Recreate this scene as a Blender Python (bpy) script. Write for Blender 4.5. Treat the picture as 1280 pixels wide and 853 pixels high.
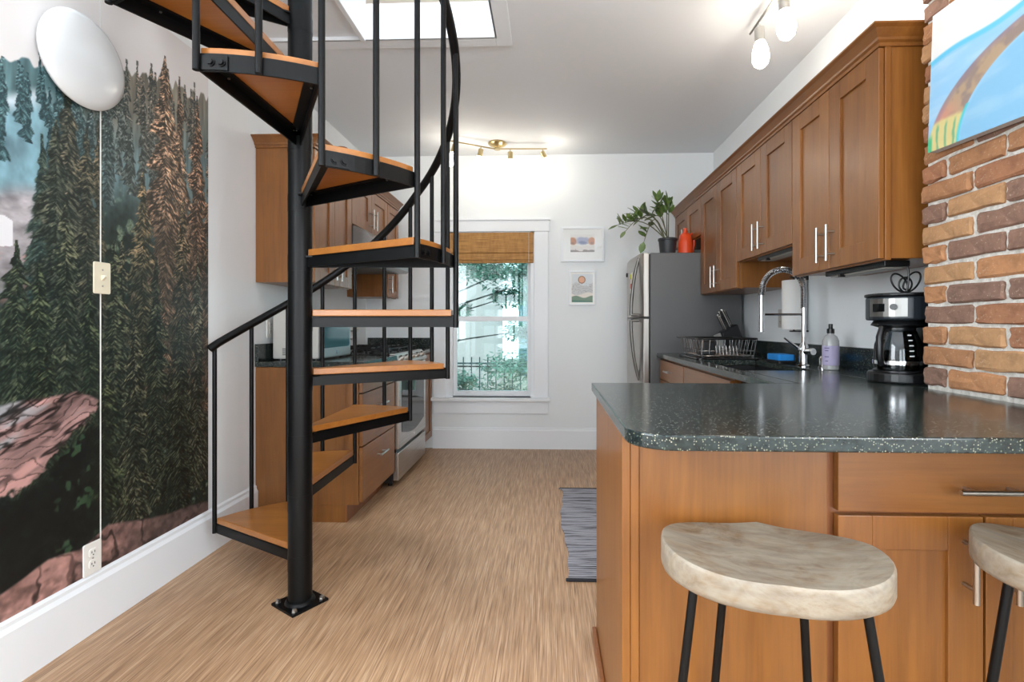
import bpy, bmesh, math, random
import numpy as np
from mathutils import Vector, Matrix
random.seed(7); np.random.seed(7)
for o in list(bpy.data.objects): bpy.data.objects.remove(o)
S = bpy.context.scene
C = S.collection
R = math.radians

# ---------------------------------------------------------------- camera, world, exposure
cam_d = bpy.data.cameras.new('camera'); cam = bpy.data.objects.new('camera', cam_d); C.objects.link(cam)
F, H, YAW = 625.0, 1.121, R(2.0)
cam.location = (0, 0, H); cam.rotation_euler = (R(90), 0, YAW)
cam_d.sensor_fit = 'HORIZONTAL'; cam_d.sensor_width = 36; cam_d.lens = 36*F/1280
cam_d.shift_x = -(685 - F*math.tan(YAW) - 640)/1280
cam_d.shift_y = -(426.5-407)/1280
cam_d.clip_start = 0.02; cam_d.clip_end = 200
S.camera = cam
S.view_settings.view_transform = 'Standard'; S.view_settings.look = 'None'
S.view_settings.gamma = 1; S.view_settings.use_curve_mapping = False
S.view_settings.exposure = 1.64
w = bpy.data.worlds.new('sky'); S.world = w; w.use_nodes = True
bg = w.node_tree.nodes['Background']; bg.inputs[0].default_value = (0.80, 0.92, 1.0, 1); bg.inputs[1].default_value = 1.5

def area(name, loc, rot, sx, sy, power, col):
    l = bpy.data.lights.new(name, 'AREA'); l.shape = 'RECTANGLE'; l.size = sx; l.size_y = sy
    l.energy = power; l.color = col
    o = bpy.data.objects.new(name, l); C.objects.link(o); o.location = loc; o.rotation_euler = rot
    return o
# daylight entering by the two tall windows of the room behind the camera; side and loft lamps are added fill
DAY = (0.90, 0.955, 1.0)
for x_ in (-.75, .75): area('rear_window_daylight', (x_, -3.27, 1.45), (R(90), 0, 0), 1.0, 1.8, 9, DAY)
area('right_side_fill', (1.47, -.55, 1.5), (R(90), 0, R(90)), 1.4, 1.5, 22, DAY)  # added fill lamp before the solid right wall, brightens the mural side
area('left_side_fill', (-1.66, -.2, 1.6), (R(90), 0, R(-90)), 1.3, 1.5, 23, DAY)  # added fill lamp before the solid left wall, brightens the right cabinets
area('loft_fill', (-.9, 1.85, 4.95), (0, 0, 0), 1.3, 1.3, 42, DAY)  # added fill lamp below the closed loft ceiling, shines down the stair opening

# ---------------------------------------------------------------- helpers
def lin(c):
    return tuple(((v/255)/12.92 if v/255 <= 0.04045 else (((v/255)+0.055)/1.055)**2.4) for v in c)
def L4(c): return lin(c) + (1,)
MATS = {}
def mat(name, rgb=None, rough=0.5, metal=0.0, **kw):
    if name in MATS: return MATS[name]
    m = bpy.data.materials.new(name); m.use_nodes = True; MATS[name] = m
    b = m.node_tree.nodes['Principled BSDF']
    if rgb is not None: b.inputs['Base Color'].default_value = L4(rgb)
    b.inputs['Roughness'].default_value = rough; b.inputs['Metallic'].default_value = metal
    for k, v in kw.items(): b.inputs[k.replace('_', ' ')].default_value = v
    return m
def N(m, t, **kw):
    n = m.node_tree.nodes.new(t)
    for k, v in kw.items(): setattr(n, k, v)
    return n
def LK(m, a, b): m.node_tree.links.new(a, b)
def BS(m): return m.node_tree.nodes['Principled BSDF']
def coords(m, scale, rot=(0, 0, 0), kind='Object'):
    tc = N(m, 'ShaderNodeTexCoord'); mp = N(m, 'ShaderNodeMapping')
    mp.inputs['Scale'].default_value = scale; mp.inputs['Rotation'].default_value = rot
    LK(m, tc.outputs[kind], mp.inputs['Vector']); return mp.outputs['Vector']
def noise(m, vec, scale=1, detail=3, rough=0.5, dist=0):
    n = N(m, 'ShaderNodeTexNoise'); LK(m, vec, n.inputs['Vector'])
    n.inputs['Scale'].default_value = scale; n.inputs['Detail'].default_value = detail
    n.inputs['Roughness'].default_value = rough; n.inputs['Distortion'].default_value = dist
    return n.outputs['Fac']
def ramp(m, fac, stops):
    r = N(m, 'ShaderNodeValToRGB'); LK(m, fac, r.inputs[0]); e = r.color_ramp.elements
    while len(e) < len(stops): e.new(0.5)
    for i, (p, c) in enumerate(stops): e[i].position = p; e[i].color = L4(c) if max(c) > 1 else tuple(c)+(1,)
    return r.outputs[0]
def mixc(m, fac, a, b, mode='MIX'):
    n = N(m, 'ShaderNodeMix', data_type='RGBA', blend_type=mode)
    for s, v in ((n.inputs[0], fac), (n.inputs[6], a), (n.inputs[7], b)):
        if hasattr(v, 'is_linked'): LK(m, v, s)
        else: s.default_value = v
    return n.outputs[2]
def bump(m, h, st=0.2, d=0.01):
    b = N(m, 'ShaderNodeBump'); b.inputs['Strength'].default_value = st; b.inputs['Distance'].default_value = d
    LK(m, h, b.inputs['Height']); LK(m, b.outputs[0], BS(m).inputs['Normal'])
def wood(name, dark, light, axis='z', rough=0.38, fine=60.0, vary=0.10):
    if name in MATS: return MATS[name]
    m = mat(name, None, rough)
    s = [fine*0.35]*3; s['xyz'.index(axis)] = 1.3
    v = coords(m, tuple(s)); n1 = noise(m, v, 1, 5, 0.6, 0.6)
    s2 = [fine*2.5]*3; s2['xyz'.index(axis)] = 6
    n2 = noise(m, coords(m, tuple(s2)), 1, 2)
    n3 = noise(m, coords(m, (3, 3, 2)), 1, 3, 0.6, 1.0)
    c = ramp(m, n1, [(0.25, dark), (0.75, light)])
    c = mixc(m, 0.35, c, ramp(m, n3, [(0.3, dark), (0.7, light)]))
    c = mixc(m, 0.10, c, ramp(m, n2, [(0.35, (60, 40, 25)), (0.6, (255, 255, 255))]), 'MULTIPLY')
    oi = N(m, 'ShaderNodeObjectInfo'); hs = N(m, 'ShaderNodeHueSaturation'); mr = N(m, 'ShaderNodeMapRange')
    mr.inputs[3].default_value = 1-vary; mr.inputs[4].default_value = 1+vary
    LK(m, oi.outputs['Random'], mr.inputs[0]); LK(m, mr.outputs[0], hs.inputs['Value']); LK(m, c, hs.inputs['Color'])
    LK(m, hs.outputs[0], BS(m).inputs['Base Color']); bump(m, n2, 0.03, 0.002)
    BS(m).inputs['Coat Weight'].default_value = 0.28; BS(m).inputs['Coat Roughness'].default_value = 0.24
    return m

ORG = {}
def org(p): return ORG[p.name] if p is not None else Vector((0, 0, 0))
def tag(o, label, cat, group=None):
    o['label'] = label; o['category'] = cat
    if group: o['group'] = group
    return o
def thing(name, label, cat, loc=(0, 0, 0), rotz=0, group=None):
    o = bpy.data.objects.new(name, None); C.objects.link(o); o.empty_display_size = 0.05
    o.location = loc; o.rotation_euler = (0, 0, rotz); ORG[o.name] = Vector(loc)
    return tag(o, label, cat, group)
def mk(name, bm, m, parent=None, smooth=False, bevel=0, local=False, seg=2):
    """one mesh object; bm in world metres (or thing-local when local)"""
    bmesh.ops.recalc_face_normals(bm, faces=bm.faces[:])
    if parent is not None:
        if not local: bmesh.ops.translate(bm, vec=-org(parent), verts=bm.verts[:])
        loc = Vector((0, 0, 0))
    else:
        xs = [v.co for v in bm.verts]
        loc = Vector(((min(v.x for v in xs)+max(v.x for v in xs))/2, (min(v.y for v in xs)+max(v.y for v in xs))/2, min(v.z for v in xs)))
        bmesh.ops.translate(bm, vec=-loc, verts=bm.verts[:])
    me = bpy.data.meshes.new(name); bm.to_mesh(me); bm.free()
    o = bpy.data.objects.new(name, me); C.objects.link(o); o.parent = parent; o.location = loc
    ORG[o.name] = org(parent) if parent is not None else loc
    if m is not None: me.materials.append(m)
    if smooth:
        me.polygons.foreach_set('use_smooth', [True]*len(me.polygons)); me.set_sharp_from_angle(angle=R(38))
    if bevel:
        b = o.modifiers.new('bevel', 'BEVEL'); b.width = bevel; b.segments = seg; b.limit_method = 'ANGLE'; b.angle_limit = R(50)
    return o
def struct(name, bm, m, **kw):
    o = mk(name, bm, m, **kw); o['kind'] = 'structure'; return o
def copy_tree(o, parent=None):
    c = o.copy(); C.objects.link(c); c.parent = parent
    ORG[c.name] = ORG[o.name].copy()
    for ch in list(o.children): copy_tree(ch, c)
    return c
def nb(): return bmesh.new()
def box(bm, x0, x1, y0, y1, z0, z1, M=None):
    vs = [Vector((x, y, z)) for z in (z0, z1) for y in (y0, y1) for x in (x0, x1)]
    if M is not None: vs = [M @ v for v in vs]
    v = [bm.verts.new(p) for p in vs]
    for f in ((0, 2, 3, 1), (4, 5, 7, 6), (0, 1, 5, 4), (2, 6, 7, 3), (0, 4, 6, 2), (1, 3, 7, 5)): bm.faces.new([v[i] for i in f])
    return bm
def B(*a, M=None): return box(nb(), *a, M=M)
def prism(bm, poly, a0, a1, f):
    """poly: list of 2d; f(u,v,a)->Vector"""
    n = len(poly)
    lo = [bm.verts.new(f(u, v, a0)) for u, v in poly]; hi = [bm.verts.new(f(u, v, a1)) for u, v in poly]
    bm.faces.new(lo[::-1]); bm.faces.new(hi)
    for i in range(n): bm.faces.new((lo[i], lo[(i+1) % n], hi[(i+1) % n], hi[i]))
    return bm
XY = lambda u, v, a: Vector((u, v, a))
XZ = lambda u, v, a: Vector((u, a, v))
YZ = lambda u, v, a: Vector((a, u, v))
def frame_at(t):
    t = t.normalized(); up = Vector((0, 0, 1)) if abs(t.z) < 0.95 else Vector((1, 0, 0))
    a = t.cross(up).normalized(); return a, a.cross(t).normalized()
def tube(bm, pts, r, seg=8, closed=False, caps=True):
    pts = [Vector(p) for p in pts]; n = len(pts); rings = []; pa = None
    rr = r if isinstance(r, (list, tuple)) else [r]*n
    for i, p in enumerate(pts):
        t = (pts[(i+1) % n]-pts[i-1]) if closed else (pts[min(i+1, n-1)]-pts[max(i-1, 0)])
        a, b = frame_at(t)
        if pa is not None:
            tn = t.normalized(); q = pa - tn*pa.dot(tn)
            if q.length > 1e-6: a = q.normalized(); b = a.cross(tn)
        pa = a
        rings.append([bm.verts.new(p + (a*math.cos(2*math.pi*k/seg)+b*math.sin(2*math.pi*k/seg))*rr[i]) for k in range(seg)])
    for i in range(n if closed else n-1):
        A, Bq = rings[i], rings[(i+1) % n]
        for k in range(seg): bm.faces.new((A[k], A[(k+1) % seg], Bq[(k+1) % seg], Bq[k]))
    if caps and not closed: bm.faces.new(rings[0][::-1]); bm.faces.new(rings[-1])
    return bm
def cyl(bm, p0, p1, r0, r1=None, seg=16): return tube(bm, [p0, p1], [r0, r0 if r1 is None else r1], seg)
def lathe(bm, prof, c=(0, 0, 0), seg=28, f=None):
    c = Vector(c); f = f or (lambda x, y, z: Vector((x, y, z))); rings = []
    for r, z in prof:
        if r < 1e-5: rings.append([bm.verts.new(c+f(0, 0, z))])
        else: rings.append([bm.verts.new(c+f(r*math.cos(2*math.pi*k/seg), r*math.sin(2*math.pi*k/seg), z)) for k in range(seg)])
    for A, Bq in zip(rings, rings[1:]):
        for k in range(seg):
            q = []
            for v in (A[k % len(A)], A[(k+1) % len(A)], Bq[(k+1) % len(Bq)], Bq[k % len(Bq)]):
                if v not in q: q.append(v)
            if len(q) > 2: bm.faces.new(q)
    for ring in (rings[0], rings[-1]):
        if len(ring) > 2:
            try: bm.faces.new(ring)
            except ValueError: pass
    return bm
def rrect(x0, x1, y0, y1, r, n=5):
    out = []
    for cx, cy, a0 in ((x1-r, y1-r, 0), (x0+r, y1-r, 90), (x0+r, y0+r, 180), (x1-r, y0+r, 270)):
        for k in range(n+1):
            a = R(a0+90*k/n); out.append((cx+r*math.cos(a), cy+r*math.sin(a)))
    return out
def arc_pts(fn, a, b, n): return [fn(a+(b-a)*k/n) for k in range(n+1)]

# numpy value noise for the flat prints
_tab = np.random.RandomState(3).rand(256, 256)
def vn(x, y, s=0):
    x = np.asarray(x)+s*17.3; y = np.asarray(y)+s*9.1
    xi = np.floor(x).astype(int); yi = np.floor(y).astype(int); fx = x-xi; fy = y-yi
    fx = fx*fx*(3-2*fx); fy = fy*fy*(3-2*fy)
    t = lambda a, b: _tab[a % 256, b % 256]
    return (t(xi, yi)*(1-fx)+t(xi+1, yi)*fx)*(1-fy)+(t(xi, yi+1)*(1-fx)+t(xi+1, yi+1)*fx)*fy
def fbm(x, y, o=4, s=0):
    v = 0; a = 0.5; tot = 0
    for k in range(o): v = v+a*vn(x*2**k, y*2**k, s+k); tot += a; a *= 0.5
    return v/tot
def sst(a, b, x):
    t = np.clip((x-a)/(b-a), 0, 1); return t*t*(3-2*t)
def blend(col, mask, c):
    c = np.asarray(c, float); return col*(1-mask[..., None])+c*mask[..., None]
def print_mesh(name, us, vs, f, colfn, m, parent=None, thick=None):
    """a flat print: fine grid with a colour attribute. f(u,v)->world point"""
    U, Vv = np.meshgrid(us, vs); col = np.clip(colfn(U, Vv), 0, 255)/255
    co = f(U, Vv).reshape(-1, 3)
    nu, nv = len(us), len(vs); idx = np.arange(nu*nv).reshape(nv, nu)
    q = np.stack([idx[:-1, :-1], idx[:-1, 1:], idx[1:, 1:], idx[1:, :-1]], -1).reshape(-1, 4)
    o0 = org(parent) if parent is not None else Vector(co.min(0))
    co = co-np.array(o0)
    me = bpy.data.meshes.new(name); nq = len(q)
    me.vertices.add(len(co)); me.vertices.foreach_set('co', co.ravel().astype(np.float32))
    me.loops.add(nq*4); me.loops.foreach_set('vertex_index', q.ravel().astype(np.int32))
    me.polygons.add(nq); me.polygons.foreach_set('loop_start', (np.arange(nq)*4).astype(np.int32))
    me.update(calc_edges=True)
    cl = np.where(col <= 0.04045, col/12.92, ((col+0.055)/1.055)**2.4).reshape(-1, 3)
    ca = me.color_attributes.new('print', 'FLOAT_COLOR', 'POINT')
    ca.data.foreach_set('color', np.concatenate([cl, np.ones((len(cl), 1))], 1).ravel().astype(np.float32))
    me.materials.append(m)
    o = bpy.data.objects.new(name, me); C.objects.link(o); o.parent = parent
    o.location = o0 if parent is None else (0, 0, 0); ORG[o.name] = Vector(o0)
    return o
def print_mat(name, rough):
    m = mat(name, None, rough); a = N(m, 'ShaderNodeAttribute', attribute_name='print')
    LK(m, a.outputs['Color'], BS(m).inputs['Base Color']); return m

# ---------------------------------------------------------------- materials
def paint(name, rgb, rough=0.6):
    m = mat(name, rgb, rough); n = noise(m, coords(m, (90, 90, 90)), 1, 3); bump(m, n, 0.05, 0.002); return m
M_wall = paint('wall_paint', (234, 238, 240), 0.55)
M_ceil = paint('ceiling_paint', (234, 238, 242), 0.7)
M_trim = paint('white_trim', (238, 242, 246), 0.35)
M_loft = paint('loft_paint', (176, 160, 144), 0.7)
M_white = mat('white_plastic', (238, 237, 232), 0.35)
M_maple = wood('maple_vertical', (113, 66, 25), (149, 96, 41), 'z')
M_maple_h = wood('maple_cross', (113, 66, 25), (149, 96, 41), 'y')
M_maple_x = wood('maple_cross_x', (113, 66, 25), (149, 96, 41), 'x')
M_maple_in = wood('maple_edge', (120, 70, 36), (150, 92, 52), 'z')
M_tread = wood('tread_maple', (138, 82, 30), (176, 114, 50), 'x', 0.35, 50, 0.06)
M_black = mat('black_steel', (7, 8, 9), 0.42, 0.0, Specular_IOR_Level=0.22)
M_blackp = mat('black_plastic', (16, 17, 19), 0.35)
M_darkgap = mat('dark_recess', (24, 18, 14), 0.8)
M_nickel = mat('brushed_nickel', (190, 188, 184), 0.28, 1.0)
M_chrome = mat('chrome', (215, 216, 218), 0.10, 1.0)
def steel(name, rgb, rough, ax):
    m = mat(name, None, rough, 1.0); s = [3, 3, 3]
    for a in 'xyz':
        if a != ax: s['xyz'.index(a)] = 220
    n = noise(m, coords(m, tuple(s)), 1, 2); c = ramp(m, n, [(0.3, tuple(int(v*0.88) for v in rgb)), (0.7, rgb)])
    LK(m, c, BS(m).inputs['Base Color']); return m
M_steel = steel('stainless_steel', (200, 196, 190), 0.30, 'y')
M_fsteel = steel('fridge_door_steel', (188, 182, 175), 0.30, 'z')
M_fside = mat('fridge_side_paint', (96, 96, 96), 0.42, 0.2)
_n = noise(M_fside, coords(M_fside, (260, 260, 260)), 1, 2); bump(M_fside, _n, 0.15, 0.002)
M_bglass = mat('black_glass', (10, 12, 13), 0.06)
# countertop
M_ctr = mat('dark_speckled_counter', None, 0.16)
def _ctr():
    m = M_ctr; v = coords(m, (1, 1, 1)); base = ramp(m, noise(m, v, 60, 3), [(0.35, (26, 33, 33)), (0.7, (46, 55, 54))])
    vo = N(m, 'ShaderNodeTexVoronoi'); vo.inputs['Scale'].default_value = 240; LK(m, v, vo.inputs['Vector'])
    near = N(m, 'ShaderNodeMath', operation='LESS_THAN'); LK(m, vo.outputs['Distance'], near.inputs[0]); near.inputs[1].default_value = 0.36
    sp = N(m, 'ShaderNodeSeparateColor'); LK(m, vo.outputs['Color'], sp.inputs[0])
    pick = N(m, 'ShaderNodeMath', operation='GREATER_THAN'); LK(m, sp.outputs[0], pick.inputs[0]); pick.inputs[1].default_value = 0.55
    mu = N(m, 'ShaderNodeMath', operation='MULTIPLY'); LK(m, near.outputs[0], mu.inputs[0]); LK(m, pick.outputs[0], mu.inputs[1])
    fl = ramp(m, sp.outputs[1], [(0.2, (56, 74, 70)), (0.6, (112, 116, 98)), (1.0, (158, 154, 138))])
    LK(m, mixc(m, mu.outputs[0], base, fl), BS(m).inputs['Base Color'])
_ctr()
# floor: streaked bamboo strands running along the room
M_floor = mat('strand_floor', None, 0.42)
def _floor():
    m = M_floor
    a = noise(m, coords(m, (165, 4.0, 1)), 1, 3, 0.7); b = noise(m, coords(m, (60, 1.6, 1)), 1, 3, 0.6)
    c3 = noise(m, coords(m, (2.2, 0.8, 1)), 1, 2); d = noise(m, coords(m, (300, 5, 1)), 1, 1)
    c = ramp(m, a, [(0.34, (84, 56, 38)), (0.44, (146, 108, 78)), (0.54, (184, 146, 112)), (0.64, (230, 202, 172))])
    c = mixc(m, 0.30, c, ramp(m, b, [(0.3, (130, 92, 64)), (0.7, (206, 170, 136))]))
    c = mixc(m, 0.34, c, ramp(m, d, [(0.40, (50, 32, 22)), (0.50, (200, 164, 130))]))
    c = mixc(m, 0.25, c, ramp(m, c3, [(0.3, (160, 118, 80)), (0.7, (190, 152, 114))]))
    LK(m, c, BS(m).inputs['Base Color']); bump(m, a, 0.06, 0.002)
_floor()
M_glass = bpy.data.materials.new('window_glass'); M_glass.use_nodes = True
def _glass(m, tint, ior=1.5):
    nt = m.node_tree; nt.nodes.remove(nt.nodes['Principled BSDF']); out = nt.nodes['Material Output']
    t = nt.nodes.new('ShaderNodeBsdfTransparent'); t.inputs[0].default_value = tint
    g = nt.nodes.new('ShaderNodeBsdfGlossy'); g.inputs['Roughness'].default_value = 0.02
    f = nt.nodes.new('ShaderNodeFresnel'); f.inputs[0].default_value = ior
    mx = nt.nodes.new('ShaderNodeMixShader'); nt.links.new(f.outputs[0], mx.inputs[0])
    nt.links.new(t.outputs[0], mx.inputs[1]); nt.links.new(g.outputs[0], mx.inputs[2]); nt.links.new(mx.outputs[0], out.inputs[0])
_glass(M_glass, (0.72, 0.86, 0.86, 1))
M_clear = bpy.data.materials.new('clear_glass'); M_clear.use_nodes = True; _glass(M_clear, (1, 1, 1, 1))
M_smoke = bpy.data.materials.new('carafe_glass'); M_smoke.use_nodes = True; _glass(M_smoke, (0.55, 0.58, 0.60, 1), 1.6)
M_bulb = mat('lit_bulb', (255, 250, 240), 0.4); BS(M_bulb).inputs['Emission Color'].default_value = (1.0, 0.90, 0.76, 1); BS(M_bulb).inputs['Emission Strength'].default_value = 10
M_bulb2 = mat('lit_bulb_dimmed', (255, 250, 240), 0.4); BS(M_bulb2).inputs['Emission Color'].default_value = (1.0, 0.90, 0.76, 1); BS(M_bulb2).inputs['Emission Strength'].default_value = 7.5

# ---------------------------------------------------------------- room shell
XL, XR, YB, YF, ZC = -1.673, 1.483, 4.54, -3.2, 2.671
ZL = 2.835   # loft floor level
struct('floor', B(XL-.1, XR+.1, YF-.1, YB+.1, -.1, 0), M_floor)
struct('wall_left', B(XL-.12, XL, YF, YB+.12, 0, 5.0), M_wall)
struct('wall_right', B(XR, XR+.12, YF, YB+.12, 0, 5.0), M_wall)
WX0, WX1, WZ0, WZ1 = -.93, -.124, .466, 1.973
bm = nb()
box(bm, XL, WX0, YB, YB+.14, 0, ZL); box(bm, WX1, XR, YB, YB+.14, 0, ZL)
box(bm, WX0, WX1, YB, YB+.14, 0, WZ0); box(bm, WX0, WX1, YB, YB+.14, WZ1, ZL)
struct('wall_back', bm, M_wall)
struct('wall_loft', B(XL, XR, YB, YB+.14, ZL, 5.0), M_loft)
bm = nb()   # wall behind the camera with two tall window openings
for a, b_, c, d in ((XL, -1.25, 0, 5.0), (-.25, .25, 0, 5.0), (1.25, XR, 0, 5.0), (-1.25, -.25, 0, .55), (.25, 1.25, 0, .55), (-1.25, -.25, 2.35, 5.0), (.25, 1.25, 2.35, 5.0)):
    box(bm, a, b_, YF-.12, YF, c, d)
struct('wall_front', bm, M_wall)
OX, OY0, OY1 = -.27, 1.0, 2.66     # stair opening in the ceiling (inner edges)
bm = nb()
box(bm, OX, XR, YF, YB, ZC, ZL); box(bm, XL, OX, OY1, YB, ZC, ZL); box(bm, XL, OX, YF, OY0, ZC, ZL)
struct('ceiling', bm, M_ceil)
struct('loft_ceiling', B(XL, XR, YF, YB, 5.0, 5.1), M_ceil)
bm = nb()   # trim boards framing the stair opening
box(bm, OX-.012, OX+.075, OY0, OY1+.075, ZC-.018, ZC); box(bm, OX-.014, OX, OY0, OY1, ZC-.018, ZL+.01)
box(bm, XL, OX-.012, OY1-.012, OY1+.075, ZC-.018, ZC); box(bm, XL, OX-.014, OY1-.014, OY1, ZC-.018, ZL+.01)
struct('trim_1', bm, M_trim, bevel=.003)
# stair landing box beside the opening
bm = B(XL, -1.0, 2.06, OY1-.014, ZC+.0, ZL+.03); box(bm, -1.0, -.975, 2.06, OY1-.014, ZC-.03, ZL+.03); box(bm, XL, -1.0, 2.04, 2.06, ZC-.03, ZL+.03)
tag(mk('stair_landing', bm, M_trim, bevel=.003), 'white boxed landing platform at the head of the spiral stair', 'landing')
# baseboards
bm = prism(nb(), [(XL, 0), (XL+.018, 0), (XL+.018, .175), (XL+.010, .19), (XL+.010, .203), (XL, .212)], YF, 2.80, XZ)
struct('baseboard_left', bm, M_trim)
bm = prism(nb(), [(YB, 0), (YB-.018, 0), (YB-.018, .165), (YB-.008, .18), (YB-.008, .19), (YB, .192)], -1.05, .80, YZ)
struct('baseboard_back', bm, M_trim)

# ---------------------------------------------------------------- window with casing, sashes, glass
bm = nb()
box(bm, WX0-.115, WX0, YB-.02, YB, WZ0, WZ1); box(bm, WX1, WX1+.125, YB-.02, YB, WZ0, WZ1)
box(bm, WX0-.125, WX1+.135, YB-.024, YB, WZ1, WZ1+.115); box(bm, WX0-.13, WX1+.145, YB-.034, YB, WZ1+.10, WZ1+.118)
win = struct('window_1', bm, M_trim, bevel=.002)
ch = lambda n, b_, m=M_trim, p=win, **k: mk(n, b_, m, p, **k)
ch('window_sill', B(WX0-.135, WX1+.145, YB-.070, YB+.10, WZ0-.028, WZ0), bevel=.004)
ch('apron', B(WX0-.115, WX1+.125, YB-.022, YB, WZ0-.145, WZ0-.028), bevel=.002)
bm = nb(); box(bm, WX0, WX0+.06, YB+.0, YB+.13, WZ0, WZ1); box(bm, WX1-.035, WX1, YB, YB+.13, WZ0, WZ1); box(bm, WX0, WX1, YB, YB+.13, WZ1-.02, WZ1)
ch('jamb', bm, M_trim)
def sash(z0, z1, y, rb, rt):
    x0, x1 = WX0+.06, WX1-.035; s = .032
    b_ = nb(); box(b_, x0, x0+s, y, y+.03, z0, z1); box(b_, x1-s, x1, y, y+.03, z0, z1)
    box(b_, x0+s, x1-s, y, y+.03, z0, z0+rb); box(b_, x0+s, x1-s, y, y+.03, z1-rt, z1)
    f = ch('sash', b_, M_trim, bevel=.002)
    mk('pane', B(x0+s, x1-s, y+.012, y+.017, z0+rb, z1-rt), M_glass, f)
sash(WZ0+.005, 1.20, YB+.035, .05, .04); sash(1.165, WZ1-.02, YB+.07, .04, .05)
# woven wood roman shade
M_bam = mat('woven_bamboo', None, 0.6)
v_ = coords(M_bam, (6, 6, 330)); n_ = noise(M_bam, v_, 1, 2); v2 = noise(M_bam, coords(M_bam, (40, 40, 12)), 1, 3)
LK(M_bam, mixc(M_bam, .4, ramp(M_bam, n_, [(.3, (112, 72, 30)), (.5, (178, 126, 62)), (.7, (212, 164, 92))]), ramp(M_bam, v2, [(.3, (140, 95, 45)), (.7, (200, 150, 84))])), BS(M_bam).inputs['Base Color'])
bump(M_bam, n_, .4, .003)
sh = thing('roman_shade', 'raised brown woven bamboo roman shade at the top of the window', 'shade', (-.53, YB-.03, 1.69))
def slab(z0, z1, y0, y1, n=0):
    return mk('fold' if n else 'valance', B(WX0+.012, WX1-.008, y0, y1, z0, z1), M_bam, sh, bevel=.004)
slab(1.78, 1.965, YB-.016, YB+.0)
slab(1.745, 1.80, YB-.002, YB+.024, 1); slab(1.715, 1.772, YB-.022, YB-.002, 1); slab(1.688, 1.742, YB-.014, YB+.012, 1)
mk('cord', tube(nb(), [(WX1-.05, YB-.026, 1.965), (WX1-.05, YB-.026, 1.69)], .0015, 5), M_white, sh)

# ---------------------------------------------------------------- brick chimney breast
M_mortar = mat('mortar', None, 0.95)
n_ = noise(M_mortar, coords(M_mortar, (60, 60, 60)), 1, 6, .7)
LK(M_mortar, ramp(M_mortar, n_, [(.3, (184, 178, 168)), (.7, (236, 232, 224))]), BS(M_mortar).inputs['Base Color']); bump(M_mortar, n_, .8, .01)
M_brick = mat('old_brick', None, 0.9)
def _brick():
    m = M_brick; oi = N(m, 'ShaderNodeObjectInfo')
    base = ramp(m, oi.outputs['Random'], [(0, (146, 116, 102)), (.14, (178, 132, 96)), (.36, (192, 152, 112)), (.52, (170, 122, 92)), (.68, (192, 142, 102)), (.86, (140, 112, 100))])
    base.node.color_ramp.interpolation = 'CONSTANT'
    v = coords(m, (1, 1, 1)); n1 = noise(m, v, 22, 6, .65); n2 = noise(m, v, 120, 4, .6)
    c = mixc(m, .65, base, ramp(m, n1, [(.25, (120, 100, 88)), (.5, (222, 214, 206)), (.8, (255, 246, 234))]), 'MULTIPLY')
    c = mixc(m, ramp(m, n2, [(.60, (0, 0, 0)), (.72, (0.45, 0.45, 0.45))]), c, L4((205, 190, 168)))
    c = mixc(m, 1.0, c, L4((250, 246, 242)), 'MULTIPLY')
    LK(m, c, BS(m).inputs['Base Color']); bump(m, n1, .5, .012)
_brick()
BX, BY1, BY0 = 1.250, 1.715, .35
chim = struct('wall_chimney', B(BX+.010, XR, BY0, BY1-.012, 0, ZC), M_mortar)
def brick_mesh(ln, seed):
    rng = random.Random(seed); bm = nb(); h = .0570; d = .055
    box(bm, -d, 0, -ln/2, ln/2, -h/2, h/2)
    bmesh.ops.bevel(bm, geom=bm.edges[:], offset=.006, segments=1, affect='EDGES')
    bmesh.ops.subdivide_edges(bm, edges=[e for e in bm.edges if e.calc_length() > .03], cuts=2, use_grid_fill=True)
    for v in bm.verts:
        v.co += Vector((rng.uniform(-1, 1)*.0016, rng.uniform(-1, 1)*.004, rng.uniform(-1, 1)*.0032))
    bmesh.ops.recalc_face_normals(bm, faces=bm.faces[:])
    me = bpy.data.meshes.new('brick'); bm.to_mesh(me); bm.free(); me.materials.append(M_brick)
    return me
bm_s = [brick_mesh(.192, 10+k) for k in range(7)]; bm_h = [brick_mesh(.092, 40+k) for k in range(5)]
rb = random.Random(5)
for row in range(27):
    z = .914+.012+row*.0665; y = BY1
    first = True
    if z+.03 > ZC: break
    while y > BY0+.02:
        hdr = first and row % 2 == 0
        ln = .092 if hdr else .192
        if y-ln < BY0-.02:
            break
        o = bpy.data.objects.new('brick', rb.choice(bm_h if hdr else bm_s)); C.objects.link(o); o.parent = chim
        o.location = Vector((BX+.030+rb.uniform(-.004, .004)-.0, y-ln/2+rb.uniform(-.002, .004)*(1 if first else .3), z+.028+rb.uniform(-.002, .002)))-ORG[chim.name]
        # face looks towards -x
        o.rotation_euler = (rb.uniform(-.008, .008), 0, math.pi if rb.random() < .5 else 0)
        o.location.x = (BX+rb.uniform(-.004, .004)+(0 if o.rotation_euler.z > 1 else .055)) - ORG[chim.name].x
        first = False; y -= ln+.012

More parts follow.
